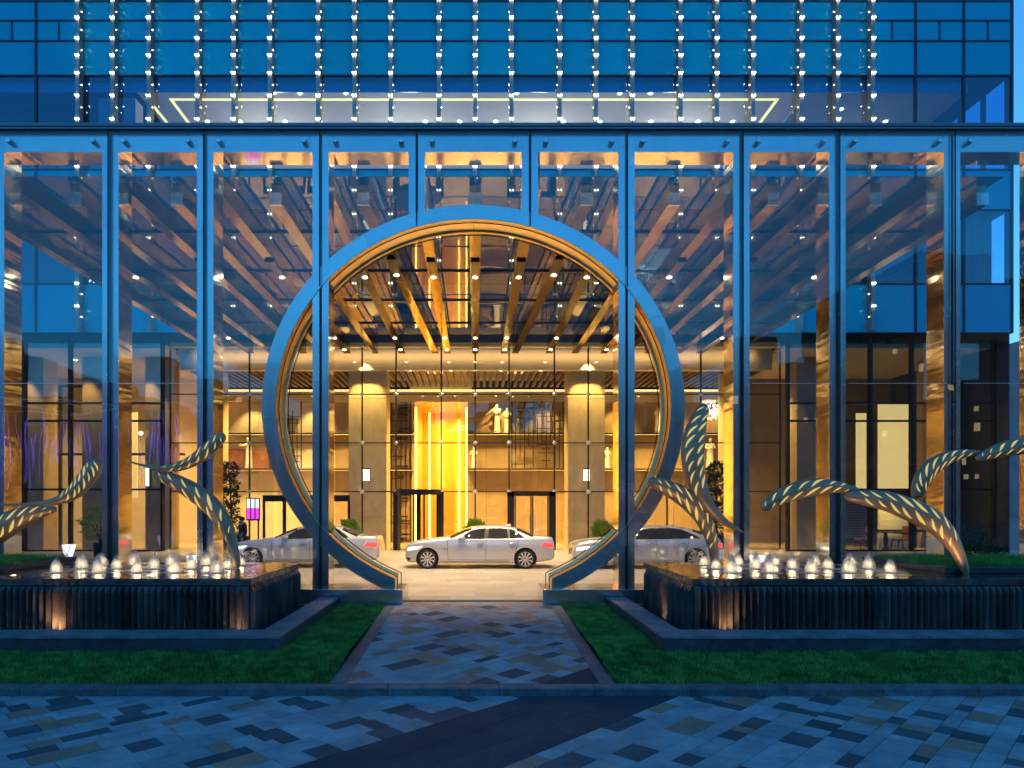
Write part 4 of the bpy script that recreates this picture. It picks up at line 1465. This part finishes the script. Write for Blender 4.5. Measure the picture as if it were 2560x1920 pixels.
# right wing interior: glowing walls, blinds, dining set
for px0, px1, py0, py1 in ((2141, 2166, 1033, 1222), (2196, 2272, 1010, 1222)):
    a, b = P(px0, py1, 33.5), P(px1, py0, 33.5)
    box('backlit_panel', E_PANEL, a.x, b.x, 33.5, 33.56, a.z, b.z, wr_)
a, b = P(2196, 1370, 33.7), P(2282, 1240, 33.7)
box('counter_wall', M_CREAM, a.x, b.x, 33.7, 33.8, a.z, b.z, wr_)
a, b = P(2196, 1330, 33.4), P(2284, 1324, 33.4)
box('counter', M_BLACK, a.x, b.x + .6, 33.2, 33.6, a.z, b.z, wr_)
bl = thing('window_blind', 'slatted blind in the right wing beside the glowing wall panels', 'blind', (PX(2136, 32), 31.5, 1.0))
for i in range(26):
    z = .9 + i * .075
    box('blind_slat', M_CREAM, PX(2107, 31.5), PX(2167, 31.5), 31.48, 31.53, z, z + .035, bl)
lamp('AREA', (PX(2235, 33), 32.8, 3.6), 110, (1, .66, .17), 1.0, .6, name='dining_light')
lamp('AREA', (PX(1950, 33), 34.4, 8.6), 260, (1, .56, .14), 1.0, .6, name='wing_light')
lamp('AREA', (PX(2135, 32), 32.6, 3.0), 50, (1, .66, .17), .6, .4, name='dining_light')
for x in (15.4, 18.0, 20.7):
    lamp('SPOT', (x, 32.2, 9.5), 260, (1, .56, .14), spot=R(55), radius=.05, name='wing_downlight')

def chair(px, label, face):
    y = 32.6
    x = PX(px, y)
    t = thing('dining_chair', label, 'chair', (x, y, .31), 'dining chairs')
    box('seat', M_BROWN, x - .28, x + .28, y - .27, y + .27, .72, .82, t, bevel=.02)
    box('backrest', M_BROWN, x + face * .26 - .04, x + face * .26 + .04, y - .26, y + .26, .80, 1.42, t, bevel=.02)
    for sy in (-1, 1):
        box('armrest', M_BLACK, x - .24, x + .28, y + sy * .27 - .03, y + sy * .27 + .03, 1.04, 1.10, t)
        for sx in (-1, 1):
            MB().tube([(x + sx * .25, y + sy * .24, .72), (x + sx * .30, y + sy * .26, .31)], [.032, .02], 8).build('leg', M_BLACK, t)
chair(2252, 'brown armchair at the dining table in the right wing, facing left', 1)
chair(2158, 'dark armchair behind the blind in the right wing', 1)
tx = PX(2214, 32.6)
t = thing('dining_table', 'round dark pedestal table beside the armchair in the right wing', 'table', (tx, 32.6, .31))
MB().lathe([(0, .78), (.46, .78), (.46, .83), (0, .83)], 24, (tx, 32.6, .31)).build('table_top', M_BLACK, t)
MB().lathe([(.16, 0), (.15, .03), (.07, .1), (.11, .5), (.06, .78)], 16, (tx, 32.6, .31)).build('pedestal', M_BLACK, t, smooth=True)

# chandeliers
def chandelier(x, y, z, r, h, n, label, seed):
    g = random.Random(seed)
    t = thing('chandelier', label, 'chandelier', (x, y, z), 'crystal chandeliers')
    MB().lathe([(0, .06), (r, .06), (r, 0), (0, 0)], 24, (x, y, z + h)).build('ceiling_plate', M_CHROME, t)
    mb = MB()
    for i in range(n):
        a = g.uniform(0, 6.283); q = r * math.sqrt(g.random()) * .95
        zz = z + h - g.uniform(.05, h)
        px_, py_ = x + q * math.cos(a), y + q * math.sin(a)
        s_ = .022
        mb.add([(px_ - s_, py_, zz), (px_, py_ - s_, zz), (px_ + s_, py_, zz), (px_, py_ + s_, zz), (px_, py_, zz + .09), (px_, py_, zz - .05)],
               [(0, 1, 4), (1, 2, 4), (2, 3, 4), (3, 0, 4), (1, 0, 5), (2, 1, 5), (3, 2, 5), (0, 3, 5)])
    mb.build('crystals', E_CRYST, t, kind='stuff')
chandelier(8.6, 32.6, 13.0, 1.5, 1.3, 260, 'large crystal chandelier seen through the canopy glass, right of the ring', 4)
chandelier(8.1, 33.4, 14.5, .8, .9, 110, 'smaller crystal chandelier above the large one, right of the ring', 6)
chandelier(-18.2, 33.0, 12.75, .7, 1.0, 120, 'crystal chandelier seen through the canopy glass at the far left', 8)
chandelier(12.6, 35.6, 7.0, .7, .9, 120, 'crystal chandelier in the lobby behind the tall upright pod', 10)
# ================================================================== cars
M_PAINT = mat('silver_car_paint', (.62, .63, .65), .30, metal=.35, var=.04, scale=60, coat=1.0, rvar=.03)
M_TYRE = mat('tyre_rubber', (.012, .012, .013), .75, var=.3, scale=30)
M_RIMM = mat('alloy_rim', (.72, .73, .75), .22, metal=1.0, var=.08, scale=10)
M_SEAT = mat('beige_seat', (.42, .36, .28), .7, var=.1, scale=10)

def car(label, cx, yc, z0, wagon=False):
    L = 4.97
    TOP = [(0, .58), (.03, .68), (.10, .785), (.35, .865), (.8, .93), (1.33, .985), (1.42, 1.01), (1.85, 1.235), (2.25, 1.37), (2.65, 1.415), (3.05, 1.425), (3.45, 1.40)]
    if wagon: TOP += [(3.9, 1.33), (4.3, 1.215), (4.6, 1.10), (4.82, .99), (4.93, .85), (4.97, .70)]
    else: TOP += [(3.8, 1.315), (4.12, 1.18), (4.36, 1.075), (4.6, 1.055), (4.86, 1.045), (4.93, .93), (4.97, .74)]
    WP = [(0, .56), (.04, .68), (.15, .80), (.45, .885), (.9, .915), (1.5, .925), (3.4, .93), (4.2, .915), (4.6, .88), (4.86, .80), (4.97, .68)]
    BOT = [(0, .30), (.08, .21), (.5, .19), (1.0, .175), (4.0, .175), (4.5, .22), (4.9, .28), (4.97, .34)]
    XF, XB, WR = .765, 3.985, .325
    def section(x):
        zt, wp, zb = sinterp(x, TOP), sinterp(x, WP), interp(x, BOT)
        g = max(0, min(1, (zt - 1.02) / .30))
        zs = min(.965, zt - .05)
        pts = [(0, zb), (wp * .80, zb), (wp * .95, zb + .035)]
        def side(z):
            if z < .62: return wp * (.955 + .045 * max(0, min(1, (z - zb) / .38)) ** .7)
            f = (z - .62) / .345
            crease = .010 * math.exp(-((z - .80) / .035) ** 2)
            return wp * (1 - .045 * f * f) + crease
        n = 9
        for i in range(n):
            z = zb + .06 + (zs - zb - .06) * i / (n - 1)
            pts.append((side(z), z))
        ws = side(zs)
        wr = (1 - g) * (ws - .045) + g * .635
        z1 = zt - ((1 - g) * .45 * (zt - zs) + g * .085)
        ctrl = [(ws, zs), (ws - .012, zs + .008), (wr + .012, z1 - .012), (wr - .03, z1 + .035), (wr - .16, zt - .014 - .006 * g), (wr * .45, zt - .003), (0, zt)]
        for a, b in zip(ctrl, ctrl[1:]):
            for k in (1, 2):
                pts.append((a[0] + (b[0] - a[0]) * k / 2, a[1] + (b[1] - a[1]) * k / 2))
        return pts
    xs = sorted(set([0, .015, .04, .08, .13, .2, .3] + [.4 + .095 * i for i in range(46)] + [4.75, 4.82, 4.88, 4.92, 4.95, 4.97]))
    secs = {}
    def side_y(x, z):
        key = round(x, 3)
        if key not in secs: secs[key] = section(x)
        p = secs[key]
        for a, b in zip(p[2:], p[3:]):
            if min(a[1], b[1]) <= z <= max(a[1], b[1]) and abs(a[1] - b[1]) > 1e-6:
                return a[0] + (b[0] - a[0]) * (z - a[1]) / (b[1] - a[1])
        return p[-1][0]
    root = thing('car', label, 'car', (cx, yc, z0), 'silver cars on the driveway')
    def put(mb, name, m, parent=root, smooth=True):
        me = bpy.data.meshes.new(name)
        me.from_pydata([(v[0] - L / 2, v[1], v[2]) for v in mb.v], [], mb.f)
        for q in (m if isinstance(m, list) else [m]): me.materials.append(q)
        if smooth: me.polygons.foreach_set('use_smooth', [True] * len(me.polygons))
        o = bpy.data.objects.new(name, me)
        COL.objects.link(o)
        o.parent = parent
        return o
    body = MB()
    rows = []
    for x in xs:
        p = section(x)
        rows.append([(x, -y, z) for y, z in p] + [(x, y, z) for y, z in p[::-1][1:-1]])
    body.grid(rows, True)
    n = len(rows[0])
    body.f.append(tuple(range(n)))
    body.f.append(tuple((len(xs) - 1) * n + k for k in range(n))[::-1])
    bo = put(body, 'body', M_PAINT)
    bm = bmesh.new(); bm.from_mesh(bo.data); bmesh.ops.recalc_face_normals(bm, faces=bm.faces); bm.to_mesh(bo.data); bm.free()
    cut = MB()
    for wx in (XF, XB):
        for s in (-1, 1):
            cut.tube([(wx, s * .60, .33), (wx, s * 1.2, .33)], .375, 32)
    cm = bpy.data.meshes.new('cut'); cm.from_pydata([(v[0] - L / 2, v[1], v[2]) for v in cut.v], [], cut.f)
    bm = bmesh.new(); bm.from_mesh(cm); bmesh.ops.recalc_face_normals(bm, faces=bm.faces); bm.to_mesh(cm); bm.free()
    co = bpy.data.objects.new('cut', cm); COL.objects.link(co); co.parent = root
    md = bo.modifiers.new('arches', 'BOOLEAN'); md.object = co; md.operation = 'DIFFERENCE'; md.solver = 'EXACT'
    bpy.context.view_layer.update()
    dg = bpy.context.evaluated_depsgraph_get()
    nm = bpy.data.meshes.new_from_object(bo.evaluated_get(dg))
    bo.modifiers.clear()
    bo.data = nm
    bpy.data.objects.remove(co)
    try: nm.set_sharp_from_angle(angle=R(38))
    except Exception: pass
    # side patches projected on the body
    def patch(poly, name, m, off=.004, parent=bo, nx=14, nz=6, both=True):
        """poly: lower edge and upper edge lists of (x, z)."""
        lo, hi = poly
        for s in ((-1, 1) if both else (-1,)):
            mb = MB()
            rows = []
            for i in range(nx + 1):
                t = i / nx
                a = (lo[0][0] + (lo[-1][0] - lo[0][0]) * t)
                xa = a; za = interp(a, lo)
                b = hi[0][0] + (hi[-1][0] - hi[0][0]) * t
                zb_ = interp(b, hi)
                r = []
                for j in range(nz + 1):
                    u = j / nz
                    x, z = xa + (b - xa) * u, za + (zb_ - za) * u
                    r.append((x, s * (side_y(x, z) + off), z))
                rows.append(r)
            mb.grid(rows)
            o_ = put(mb, name, m, parent)
        return o_
    ZBL = .985
    W1 = ([(1.83, ZBL), (2.62, ZBL + .012)], [(2.06, 1.16), (2.2, 1.245), (2.4, 1.295), (2.68, 1.325)])
    W2 = ([(2.76, ZBL + .012), (3.42, ZBL + .02)], [(2.80, 1.327), (3.1, 1.325), (3.38, 1.305)])
    W3 = ([(3.49, ZBL + .02), (4.05 if wagon else 3.93, ZBL + .045)], [(3.47, 1.298), (3.6, 1.27), (3.95 if wagon else 3.80, 1.12)])
    frame = ([(1.74, ZBL - .022), (4.18 if wagon else 4.0, ZBL + .02)], [(2.02, 1.155), (2.18, 1.262), (2.45, 1.325), (2.75, 1.348), (3.1, 1.347), (3.45, 1.322), (3.64, 1.282), (4.0 if wagon else 3.86, 1.12)])
    patch(frame, 'window_surround', M_BLACK, .003, nx=24)
    for w, nme in ((W1, 'side_window'), (W2, 'side_window'), (W3, 'quarter_window')):
        patch(w, nme, mat('car_window', (.03, .035, .04), .04, var=.2, scale=2, spec=.8), .007)
    chrome = patch(([(1.74, ZBL - .034), (4.0, ZBL + .008)], [(1.74, ZBL - .022), (4.0, ZBL + .02)]), 'belt_trim', M_CHROME, .006, nx=30, nz=1)
    def line(x0, z0_, x1, z1_, w=.006, nm_='door_gap'):
        if abs(x1 - x0) > abs(z1_ - z0_):
            patch(([(x0, z0_ - w), (x1, z1_ - w)], [(x0, z0_ + w), (x1, z1_ + w)]), nm_, M_BLACK, .0022, nx=20, nz=1)
        else:
            patch(([(x0 - w, z0_), (x0 + w, z0_)], [(x1 - w, z1_), (x1 + w, z1_)]), nm_, M_BLACK, .0022, nx=1, nz=16)
    line(1.44, .30, 1.42, .93)
    line(2.68, .29, 2.69, .97)
    line(3.62, .42, 3.78, .98)
    line(1.44, .30, 3.45, .29)
    line(1.2, .245, 3.45, .235, .008, 'sill_gap')
    for hx in (2.50, 3.56):
        mb = MB()
        for s in (-1, 1):
            y = side_y(hx, .84)
            mb.tube([(hx - .11, s * (y + .004), .845), (hx - .08, s * (y + .03), .85), (hx + .08, s * (y + .03), .852), (hx + .11, s * (y + .004), .85)], [.012, .018, .018, .012], 8)
        put(mb, 'door_handle', M_RIMM)
    mb = MB()
    for s in (-1, 1):
        y = side_y(1.92, ZBL)
        prof = [(1.82, .035), (1.85, .06), (1.92, .068), (1.98, .05)]
        mb.grid([[(x, s * (y + .14 + .10 * math.cos(2 * math.pi * k / 10)), 1.03 + r * math.sin(2 * math.pi * k / 10)) for k in range(10)] for x, r in [(1.80, .005)] + prof + [(2.0, .01)]], True)
        mb.tube([(1.90, s * (y - .02), .98), (1.90, s * (y + .10), 1.0)], .02, 6)
    put(mb, 'wing_mirror', M_PAINT)
    # windscreen and rear window on the upper surface
    def top_patch(x0, x1, name, u0, nx=10):
        mb = MB()
        rows = []
        for i in range(nx + 1):
            x = x0 + (x1 - x0) * i / nx
            p = section(x)[-9:]
            up = [(y, z + .005) for y, z in p]
            rows.append([(x, -y, z) for y, z in up] + [(x, y, z) for y, z in up[::-1][1:]])
        mb.grid(rows)
        return put(mb, name, mat('car_window', (.03, .035, .04), .04), bo)
    top_patch(1.50, 2.20, 'windscreen', 0)
    top_patch(3.98 if wagon else 3.72, 4.60 if wagon else 4.26, 'rear_window', 0)
    # lamps, grille
    patch(([(.10, .60), (.42, .655)], [(.12, .70), (.60, .745)]), 'headlamp', E_HEAD, .006)
    patch(([(4.52, .74), (4.90, .70)], [(4.60, .865), (4.92, .845)]), 'tail_lamp', E_RED, .006)
    patch(([(.05, .27), (.20, .27)], [(.05, .36), (.17, .37)]), 'air_intake', M_BLACK, .005, nx=4, nz=2)
    mb = MB()
    for s in (-1, 1): mb.box(-.012, .05, s * .04, s * .30, .44, .62)
    put(mb, 'grille', M_BLACK, bo, False)
    patch(([(1.26, .66), (1.40, .66)], [(1.27, .685), (1.40, .685)]), 'side_badge', M_CHROME, .005, nx=2, nz=1)
    mb = MB(); mb.add([(3.34, 0, 1.41), (3.56, -.03, 1.385), (3.56, .03, 1.385), (3.54, 0, 1.47)], [(0, 1, 3), (0, 3, 2), (1, 2, 3)])
    put(mb, 'roof_antenna', M_PAINT)
    # wheels
    for wx in (XF, XB):
        for s in (-1, 1):
            y0 = s * .905
            def ly(r, o): return [(wx + r * math.cos(2 * math.pi * k / 36), y0 - s * o, WR + r * math.sin(2 * math.pi * k / 36)) for k in range(36)]
            t_ = MB().grid([ly(.245, .04), ly(.255, .0), ly(.30, -.005), ly(.318, .012), ly(WR, .03), ly(WR, .19), ly(.30, .21), ly(.24, .2)], True)
            tyre = put(t_, 'wheel', M_TYRE)
            rm = MB().grid([ly(.247, .035), ly(.246, .015), ly(.228, .012), ly(.222, .05), ly(.215, .12)], True)
            put(rm, 'rim', M_RIMM, tyre)
            put(MB().grid([ly(.218, .12), ly(.001, .12)], True), 'brake_disc', M_DARK, tyre)
            sp = MB()
            for k in range(10):
                a = 2 * math.pi * (k + .5) / 10
                ca, sa = math.cos(a), math.sin(a)
                for da in (-.0,):
                    w0, w1 = .020, .030
                    sp.add([(wx + r * ca - w * sa, y0 - s * o, WR + r * sa + w * ca) for r, w, o in ((.03, w0, .02), (.03, -w0, .02), (.232, -w1, .014), (.232, w1, .014), (.03, w0, .07), (.03, -w0, .07), (.225, -w1, .06), (.225, w1, .06))],
                           [(0, 1, 2, 3), (7, 6, 5, 4), (0, 4, 5, 1), (1, 5, 6, 2), (2, 6, 7, 3), (3, 7, 4, 0)])
            sp.grid([ly(.055, .016), ly(.001, .010)], True)
            put(sp, 'spokes', M_RIMM, tyre, False)
            put(MB().grid([[(wx + .372 * math.cos(math.pi * k / 18), s * yy, WR + .005 + .372 * math.sin(math.pi * k / 18)) for k in range(-3, 22)] for yy in (.602, .90)]), 'wheel_arch_liner', M_BLACK, bo)
            put(MB().grid([[(wx + r * math.cos(2 * math.pi * k / 24), s * .605, WR + r * math.sin(2 * math.pi * k / 24)) for k in range(24)] for r in (.372, .001)], True), 'arch_back', M_BLACK, bo)
    return root
car('silver sedan seen side-on through the middle of the ring', .15, 23.0, .313)
car('silver sedan at left, half hidden behind the ring and its post', -5.72, 23.3, .313)
car('silver hatchback estate at right, half hidden behind the ring and its post', 5.72, 22.9, .313, True)

# ================================================================== shrubs
def leaf_ball(g, c, r, n, sz, flat=.9):
    mb = MB()
    for i in range(n):
        v = Vector((g.gauss(0, 1), g.gauss(0, 1), g.gauss(0, 1))).normalized()
        d = r * (g.random() ** .28) * (1 + .16 * math.sin(v.x * 5 + 1) * math.sin(v.y * 6) + .1 * math.sin(v.z * 9))
        p = Vector(c) + Vector((v.x * d, v.y * d, v.z * d * flat))
        ax = (v + Vector((g.uniform(-.7, .7), g.uniform(-.7, .7), g.uniform(-.3, .9)))).normalized()
        sd = ax.cross(Vector((g.uniform(-1, 1), g.uniform(-1, 1), g.uniform(-1, 1)))).normalized()
        s_ = sz * g.uniform(.7, 1.3)
        nn = ax.cross(sd) * s_ * .12
        mb.add([p, p + ax * s_ * .5 + sd * s_ * .22 + nn, p + ax * s_, p + ax * s_ * .5 - sd * s_ * .22 + nn], [(0, 1, 2, 3)])
    return mb
def shrub(x, y, z, r, label, m, n=900, sz=.10, pot=True):
    g = random.Random(int(x * 91 + y * 7))
    t = thing('potted_shrub' if pot else 'shrub', label, 'shrub', (x, y, z), 'shrubs along the entrance')
    zc = z + (.62 if pot else .0) + r * .95
    leaf_ball(g, (x, y, zc), r, n, sz).build('foliage', m, t)
    tr = MB()
    for k in range(5):
        a = k * 1.3
        tr.tube([(x, y, z + (.5 if pot else 0)), (x + .3 * r * math.cos(a), y + .3 * r * math.sin(a), zc - .2 * r), (x + .7 * r * math.cos(a), y + .7 * r * math.sin(a), zc + .3 * r)], [.03, .02, .008], 6)
    tr.build('branches', M_BARK, t)
    if pot:
        MB().lathe([(.0, .0), (.24, .0), (.32, .6), (.29, .6), (.27, .54), (0, .54)], 20, (x, y, z)).build('pot', M_BLACK, t)
shrub(PX(1506, 27.5), 27.5, .312, .45, 'bright green round potted shrub behind the bonnet of the right car', M_LEAF, 1900, .10)
shrub(PX(1188, 28.5), 28.5, .312, .45, 'bright green round potted shrub seen through the middle car windows', M_LEAF, 1900, .10)
shrub(PX(872, 28.5), 28.5, .312, .45, 'bright green round potted shrub behind the roof of the left car', M_LEAF, 1900, .10)
shrub(PX(2420, 19), 19.0, .31, .72, 'dark bushy shrub at the far right behind the grass bed', M_LEAFD, 2200, .11, False)
shrub(PX(252, 27), 27, .31, .75, 'dim green shrub at the left behind the glass screen', M_LEAF, 900, .12)
# tall plant by the left door and right of the ring
for px, lab in ((576, 'tall slim dark shrub left of the ring near the lit sign'), (1790, 'tall slim dark shrub right of the ring behind the upright pod')):
    y = 30.0
    x = PX(px, y)
    t = thing('tall_shrub', lab, 'shrub', (x, y, .31), 'tall shrubs')
    g = random.Random(px)
    mb = MB()
    for k in range(5):
        q = leaf_ball(g, (x + g.uniform(-.12, .12), y + g.uniform(-.1, .1), 1.5 + k * .62), .52 - .04 * k, 420, .14)
        mb.add(q.v, q.f)
    mb.build('foliage', M_LEAFD, t)
    MB().tube([(x, y, .7), (x + .03, y, 2.2), (x - .02, y, 3.9)], [.06, .045, .02], 8).build('stem', M_BARK, t)
    MB().lathe([(0, 0), (.3, 0), (.38, .8), (.34, .8), (.3, .7), (0, .7)], 20, (x, y, .31)).build('pot', M_BLACK, t)

# ================================================================== person by the left car
def person(px, Y, h, label):
    x = PX(px, Y)
    J = {'pel': (0, 0, .53), 'spine': (0, .01, .63), 'chest': (0, 0, .74), 'neck': (0, -.01, .84), 'head0': (0, -.02, .885), 'head': (0, -.025, .93), 'top': (0, -.012, .965)}
    rad = {'pel': .088, 'spine': .082, 'chest': .098, 'neck': .034, 'head0': .042, 'head': .055, 'top': .045}
    E = [('pel', 'spine'), ('spine', 'chest'), ('chest', 'neck'), ('neck', 'head0'), ('head0', 'head'), ('head', 'top')]
    for s, n in ((-1, 'l'), (1, 'r')):
        J.update({'hip' + n: (s * .055, 0, .49), 'knee' + n: (s * .06, -.03 * s, .27), 'ank' + n: (s * .06, .03 * s, .045), 'toe' + n: (s * .066, .03 * s - .08, .02),
                  'sh' + n: (s * .118, 0, .80), 'el' + n: (s * .15, .01, .63), 'wr' + n: (s * .14, -.07, .50), 'ha' + n: (s * .13, -.10, .45)})
        rad.update({'hip' + n: .066, 'knee' + n: .046, 'ank' + n: .03, 'toe' + n: .026, 'sh' + n: .046, 'el' + n: .036, 'wr' + n: .026, 'ha' + n: .024})
        E += [('pel', 'hip' + n), ('hip' + n, 'knee' + n), ('knee' + n, 'ank' + n), ('ank' + n, 'toe' + n), ('chest', 'sh' + n), ('sh' + n, 'el' + n), ('el' + n, 'wr' + n), ('wr' + n, 'ha' + n)]
    names = list(J)
    t = thing('person', label, 'person', (x, Y, .312))
    t.rotation_euler = (0, 0, R(-50))
    def skin(nm, m, keep, grow):
        ks = [k for k in names if keep(k)]
        me = bpy.data.meshes.new(nm)
        me.from_pydata([tuple(c * h for c in J[k]) for k in ks], [(ks.index(a), ks.index(b)) for a, b in E if a in ks and b in ks], [])
        me.materials.append(m)
        o = bpy.data.objects.new(nm, me); COL.objects.link(o); o.parent = t
        o.modifiers.new('skin', 'SKIN')
        for i, k in enumerate(ks):
            sv = me.skin_vertices[0].data[i]
            sv.radius = (rad[k] * h * grow, rad[k] * h * grow)
            sv.use_root = (k == 'pel')
        sb = o.modifiers.new('sub', 'SUBSURF'); sb.levels = 2; sb.render_levels = 2
    skin('body', mat('skin', (.45, .28, .2), .55, var=.08, scale=9), lambda k: True, 1.0)
    skin('jacket', mat('dark_jacket', (.02, .022, .03), .8, var=.2, scale=9), lambda k: k in ('pel', 'spine', 'chest') or k[:2] in ('sh', 'el', 'wr'), 1.12)
    skin('trousers', mat('dark_trousers', (.025, .025, .03), .8, var=.2, scale=9), lambda k: k == 'pel' or k[:3] in ('hip', 'kne', 'ank'), 1.1)
    mb = MB()
    mb.lathe([(0, .985), (.035, .98), (.056, .955), (.060, .93), (.056, .905)], 14)
    me = bpy.data.meshes.new('hair'); me.from_pydata([(v[0] * h, (v[1] - .012) * h, v[2] * h) for v in mb.v], [], mb.f); me.materials.append(M_BLACK)
    o = bpy.data.objects.new('hair', me); COL.objects.link(o); o.parent = t
person(607, 25.6, 1.70, 'person in dark jacket standing behind the bonnet of the left car')

# ================================================================== floor lanterns, sign, walls lamps
def lantern(px, Y, label, h=.52):
    x = PX(px, Y)
    t = thing('floor_lantern', label, 'lantern', (x, Y, .312), 'floor lanterns')
    wb, wt_ = .10, .19
    p = [(-wb, -wb), (wb, -wb), (wb, wb), (-wb, wb)]
    mb = MB()
    mb.add([(x + a, Y + b, .36) for a, b in p] + [(x + a * wt_ / wb, Y + b * wt_ / wb, .312 + h) for a, b in p], [(3, 2, 1, 0), (4, 5, 6, 7), (0, 1, 5, 4), (1, 2, 6, 5), (2, 3, 7, 6), (3, 0, 4, 7)])
    mb.build('shade', E_LANT, t)
    box('base', M_BLACK, x - .13, x + .13, Y - .13, Y + .13, .312, .358, t)
    w = MB()
    for a, b in ((-.18, -.0), (.18, .0)):
        w.tube([(x + a, Y - wt_ - .012, .312 + h), (x, Y - wb - .02, .37)], .012, 6)
    w.build('v_bracket', M_BLACK, t)
lantern(107, 21.0, 'white lit floor lantern nearest the left picture edge')
lantern(172, 27.0, 'small white lit floor lantern set back in the left bay')
lantern(253, 18.2, 'white lit floor lantern beside the second left post, low behind the jets')
lantern(485, 21.0, 'white lit floor lantern left of the left car')
lantern(1894, 21.0, 'white lit floor lantern right of the right car')
lantern(2118, 18.6, 'white lit floor lantern behind the jets of the right fountain')

sg = P(632, 1270, 29.5)
t = thing('lit_sign_stand', 'upright lit display stand with white and magenta panel left of the ring', 'sign', (sg.x, 29.5, .31))
box('frame', M_BLACK, sg.x - .29, sg.x + .29, 29.5, 29.6, sg.z - .55, sg.z + .45, t)
E_SGW = emit('sign_white', (.85, .95, 1), 1.6)
E_SGM = emit('sign_magenta', (.85, .05, .75), 1.5)
for i, xx in enumerate((-.25, -.06, .13)):
    box('sign_panel', E_SGW, sg.x + xx, sg.x + xx + .13, 29.48, 29.498, sg.z + .0, sg.z + .40, t)
    box('sign_panel', E_SGM, sg.x + xx, sg.x + xx + .13, 29.48, 29.498, sg.z - .48, sg.z - .01, t)
for xx in (-.2, .2):
    box('post', M_BLACK, sg.x + xx - .03, sg.x + xx + .03, 29.62, 29.68, .31, sg.z - .5, t)
box('foot', M_BLACK, sg.x - .35, sg.x + .35, 29.4, 29.8, .312, .34, t)

# ================================================================== far tower at the right edge and the city behind the camera
def city_block(x0, x1, y0, y1, h, label, front, litp, seed, group='city buildings', colr=(.085, .06, .045)):
    t = thing('city_building', label, 'building', ((x0 + x1) / 2, (y0 + y1) / 2, -.06), group)
    m = mat('city_wall_%d' % seed, colr, .8, var=.2, scale=.2)
    box('wall', m, x0, x1, y0, y1, -.06, h, t)
    box('roof_plant', m, x0 + (x1 - x0) * .3, x0 + (x1 - x0) * .65, y0 + .2 * (y1 - y0), y1 - .2 * (y1 - y0), h, h + 4, t)
    g = random.Random(seed)
    on, off = MB(), MB()
    nx = max(2, int((x1 - x0) / 1.9)); nz = max(2, int(h / 2.4))
    yf = y1 if front > 0 else y0
    for i in range(nx):
        for k in range(1, nz):
            a = x0 + (x1 - x0) * (i + .3) / nx; b = x0 + (x1 - x0) * (i + .7) / nx
            z = h * k / nz
            mb = on if g.random() < litp else off
            mb.box(a, b, yf + front * .02, yf + front * .1, z, z + .9)
    if on.v: on.build('lit_windows', E_WIN, t, kind='stuff')
    if off.v: off.build('windows', M_G_DARKWIN, t, kind='stuff')
E_WIN = emit('city_window', (1, .66, .30), 2.4, False)
M_G_DARKWIN = mat('city_window_dark', (.02, .018, .016), .5, var=.2, scale=.3)
city_block(PX(2549, 170), PX(2549, 170) + 26, 170, 190, PZ(868, 170), 'pale distant apartment tower at the right picture edge', -1, .25, 3, 'distant towers', (.30, .30, .34))
# across the street (mirrored in the screen glass)
row = [(-150, -112, 20, 'left end of the row'), (-110, -84, 15, 'left of the low one'), (-82, -58, 22, 'mirrored in the left glass'), (-56, -34, 19, 'mirrored low in the left bays'),
       (-32, -8, 21, 'opposite the left fountain'), (-6, 14, 16, 'right opposite the ring'), (16, 25, 26, 'narrow and tall, mirrored right of the ring'), (27, 48, 21, 'mirrored above the right fountain'),
       (50, 80, 32, 'tallest of the row, mirrored at the right edge'), (82, 112, 22, 'right of the tallest'), (114, 150, 18, 'right end of the row')]
for i, (xa, xb, hh, lab) in enumerate(row):
    city_block(xa, xb, -74, -60 + (i % 3), hh, 'dark office block across the street, ' + lab, 1, .05, 11 + i)
# light strings across the street
for i, (px, w) in enumerate(((70, 3.6), (165, 3.0), (400, 2.2))):
    Yv = 14.3 * 2 + 16
    x = PX(px, Yv)
    t = thing('light_tree', '%s purple light post from the left across the street, mirrored in the glass' % ORD[i], 'lights', (x, -16, -.06), 'purple light trees')
    MB().tube([(x, -16, -.06), (x, -16, 9.6)], [.14, .08], 8).build('pole', M_DARK, t)
    rg = MB()
    rg.tube([(x + w * math.cos(a * .2618), -16 + w * math.sin(a * .2618), 9.0) for a in range(25)], .03, 5)
    rg.build('light_hoop', emit('hoop_light_%d' % i, (.85, .95, 1), .35, False), t)
    st = MB()
    g = random.Random(i + 70)
    for k in range(26):
        a = g.uniform(0, 6.28); rr = w * math.sqrt(g.random())
        z1 = g.uniform(6.2, 8.6); z0_ = z1 - g.uniform(.8, 3.0)
        dx = g.uniform(-.25, .25)
        st.tube([(x + rr * math.cos(a), -16 + rr * math.sin(a), z1), (x + rr * math.cos(a) + dx * .4, -16 + rr * math.sin(a), (z0_ + z1) / 2), (x + rr * math.cos(a) + dx, -16 + rr * math.sin(a), z0_)], .022, 4)
    st.build('light_strings', E_PURP, t, kind='stuff')
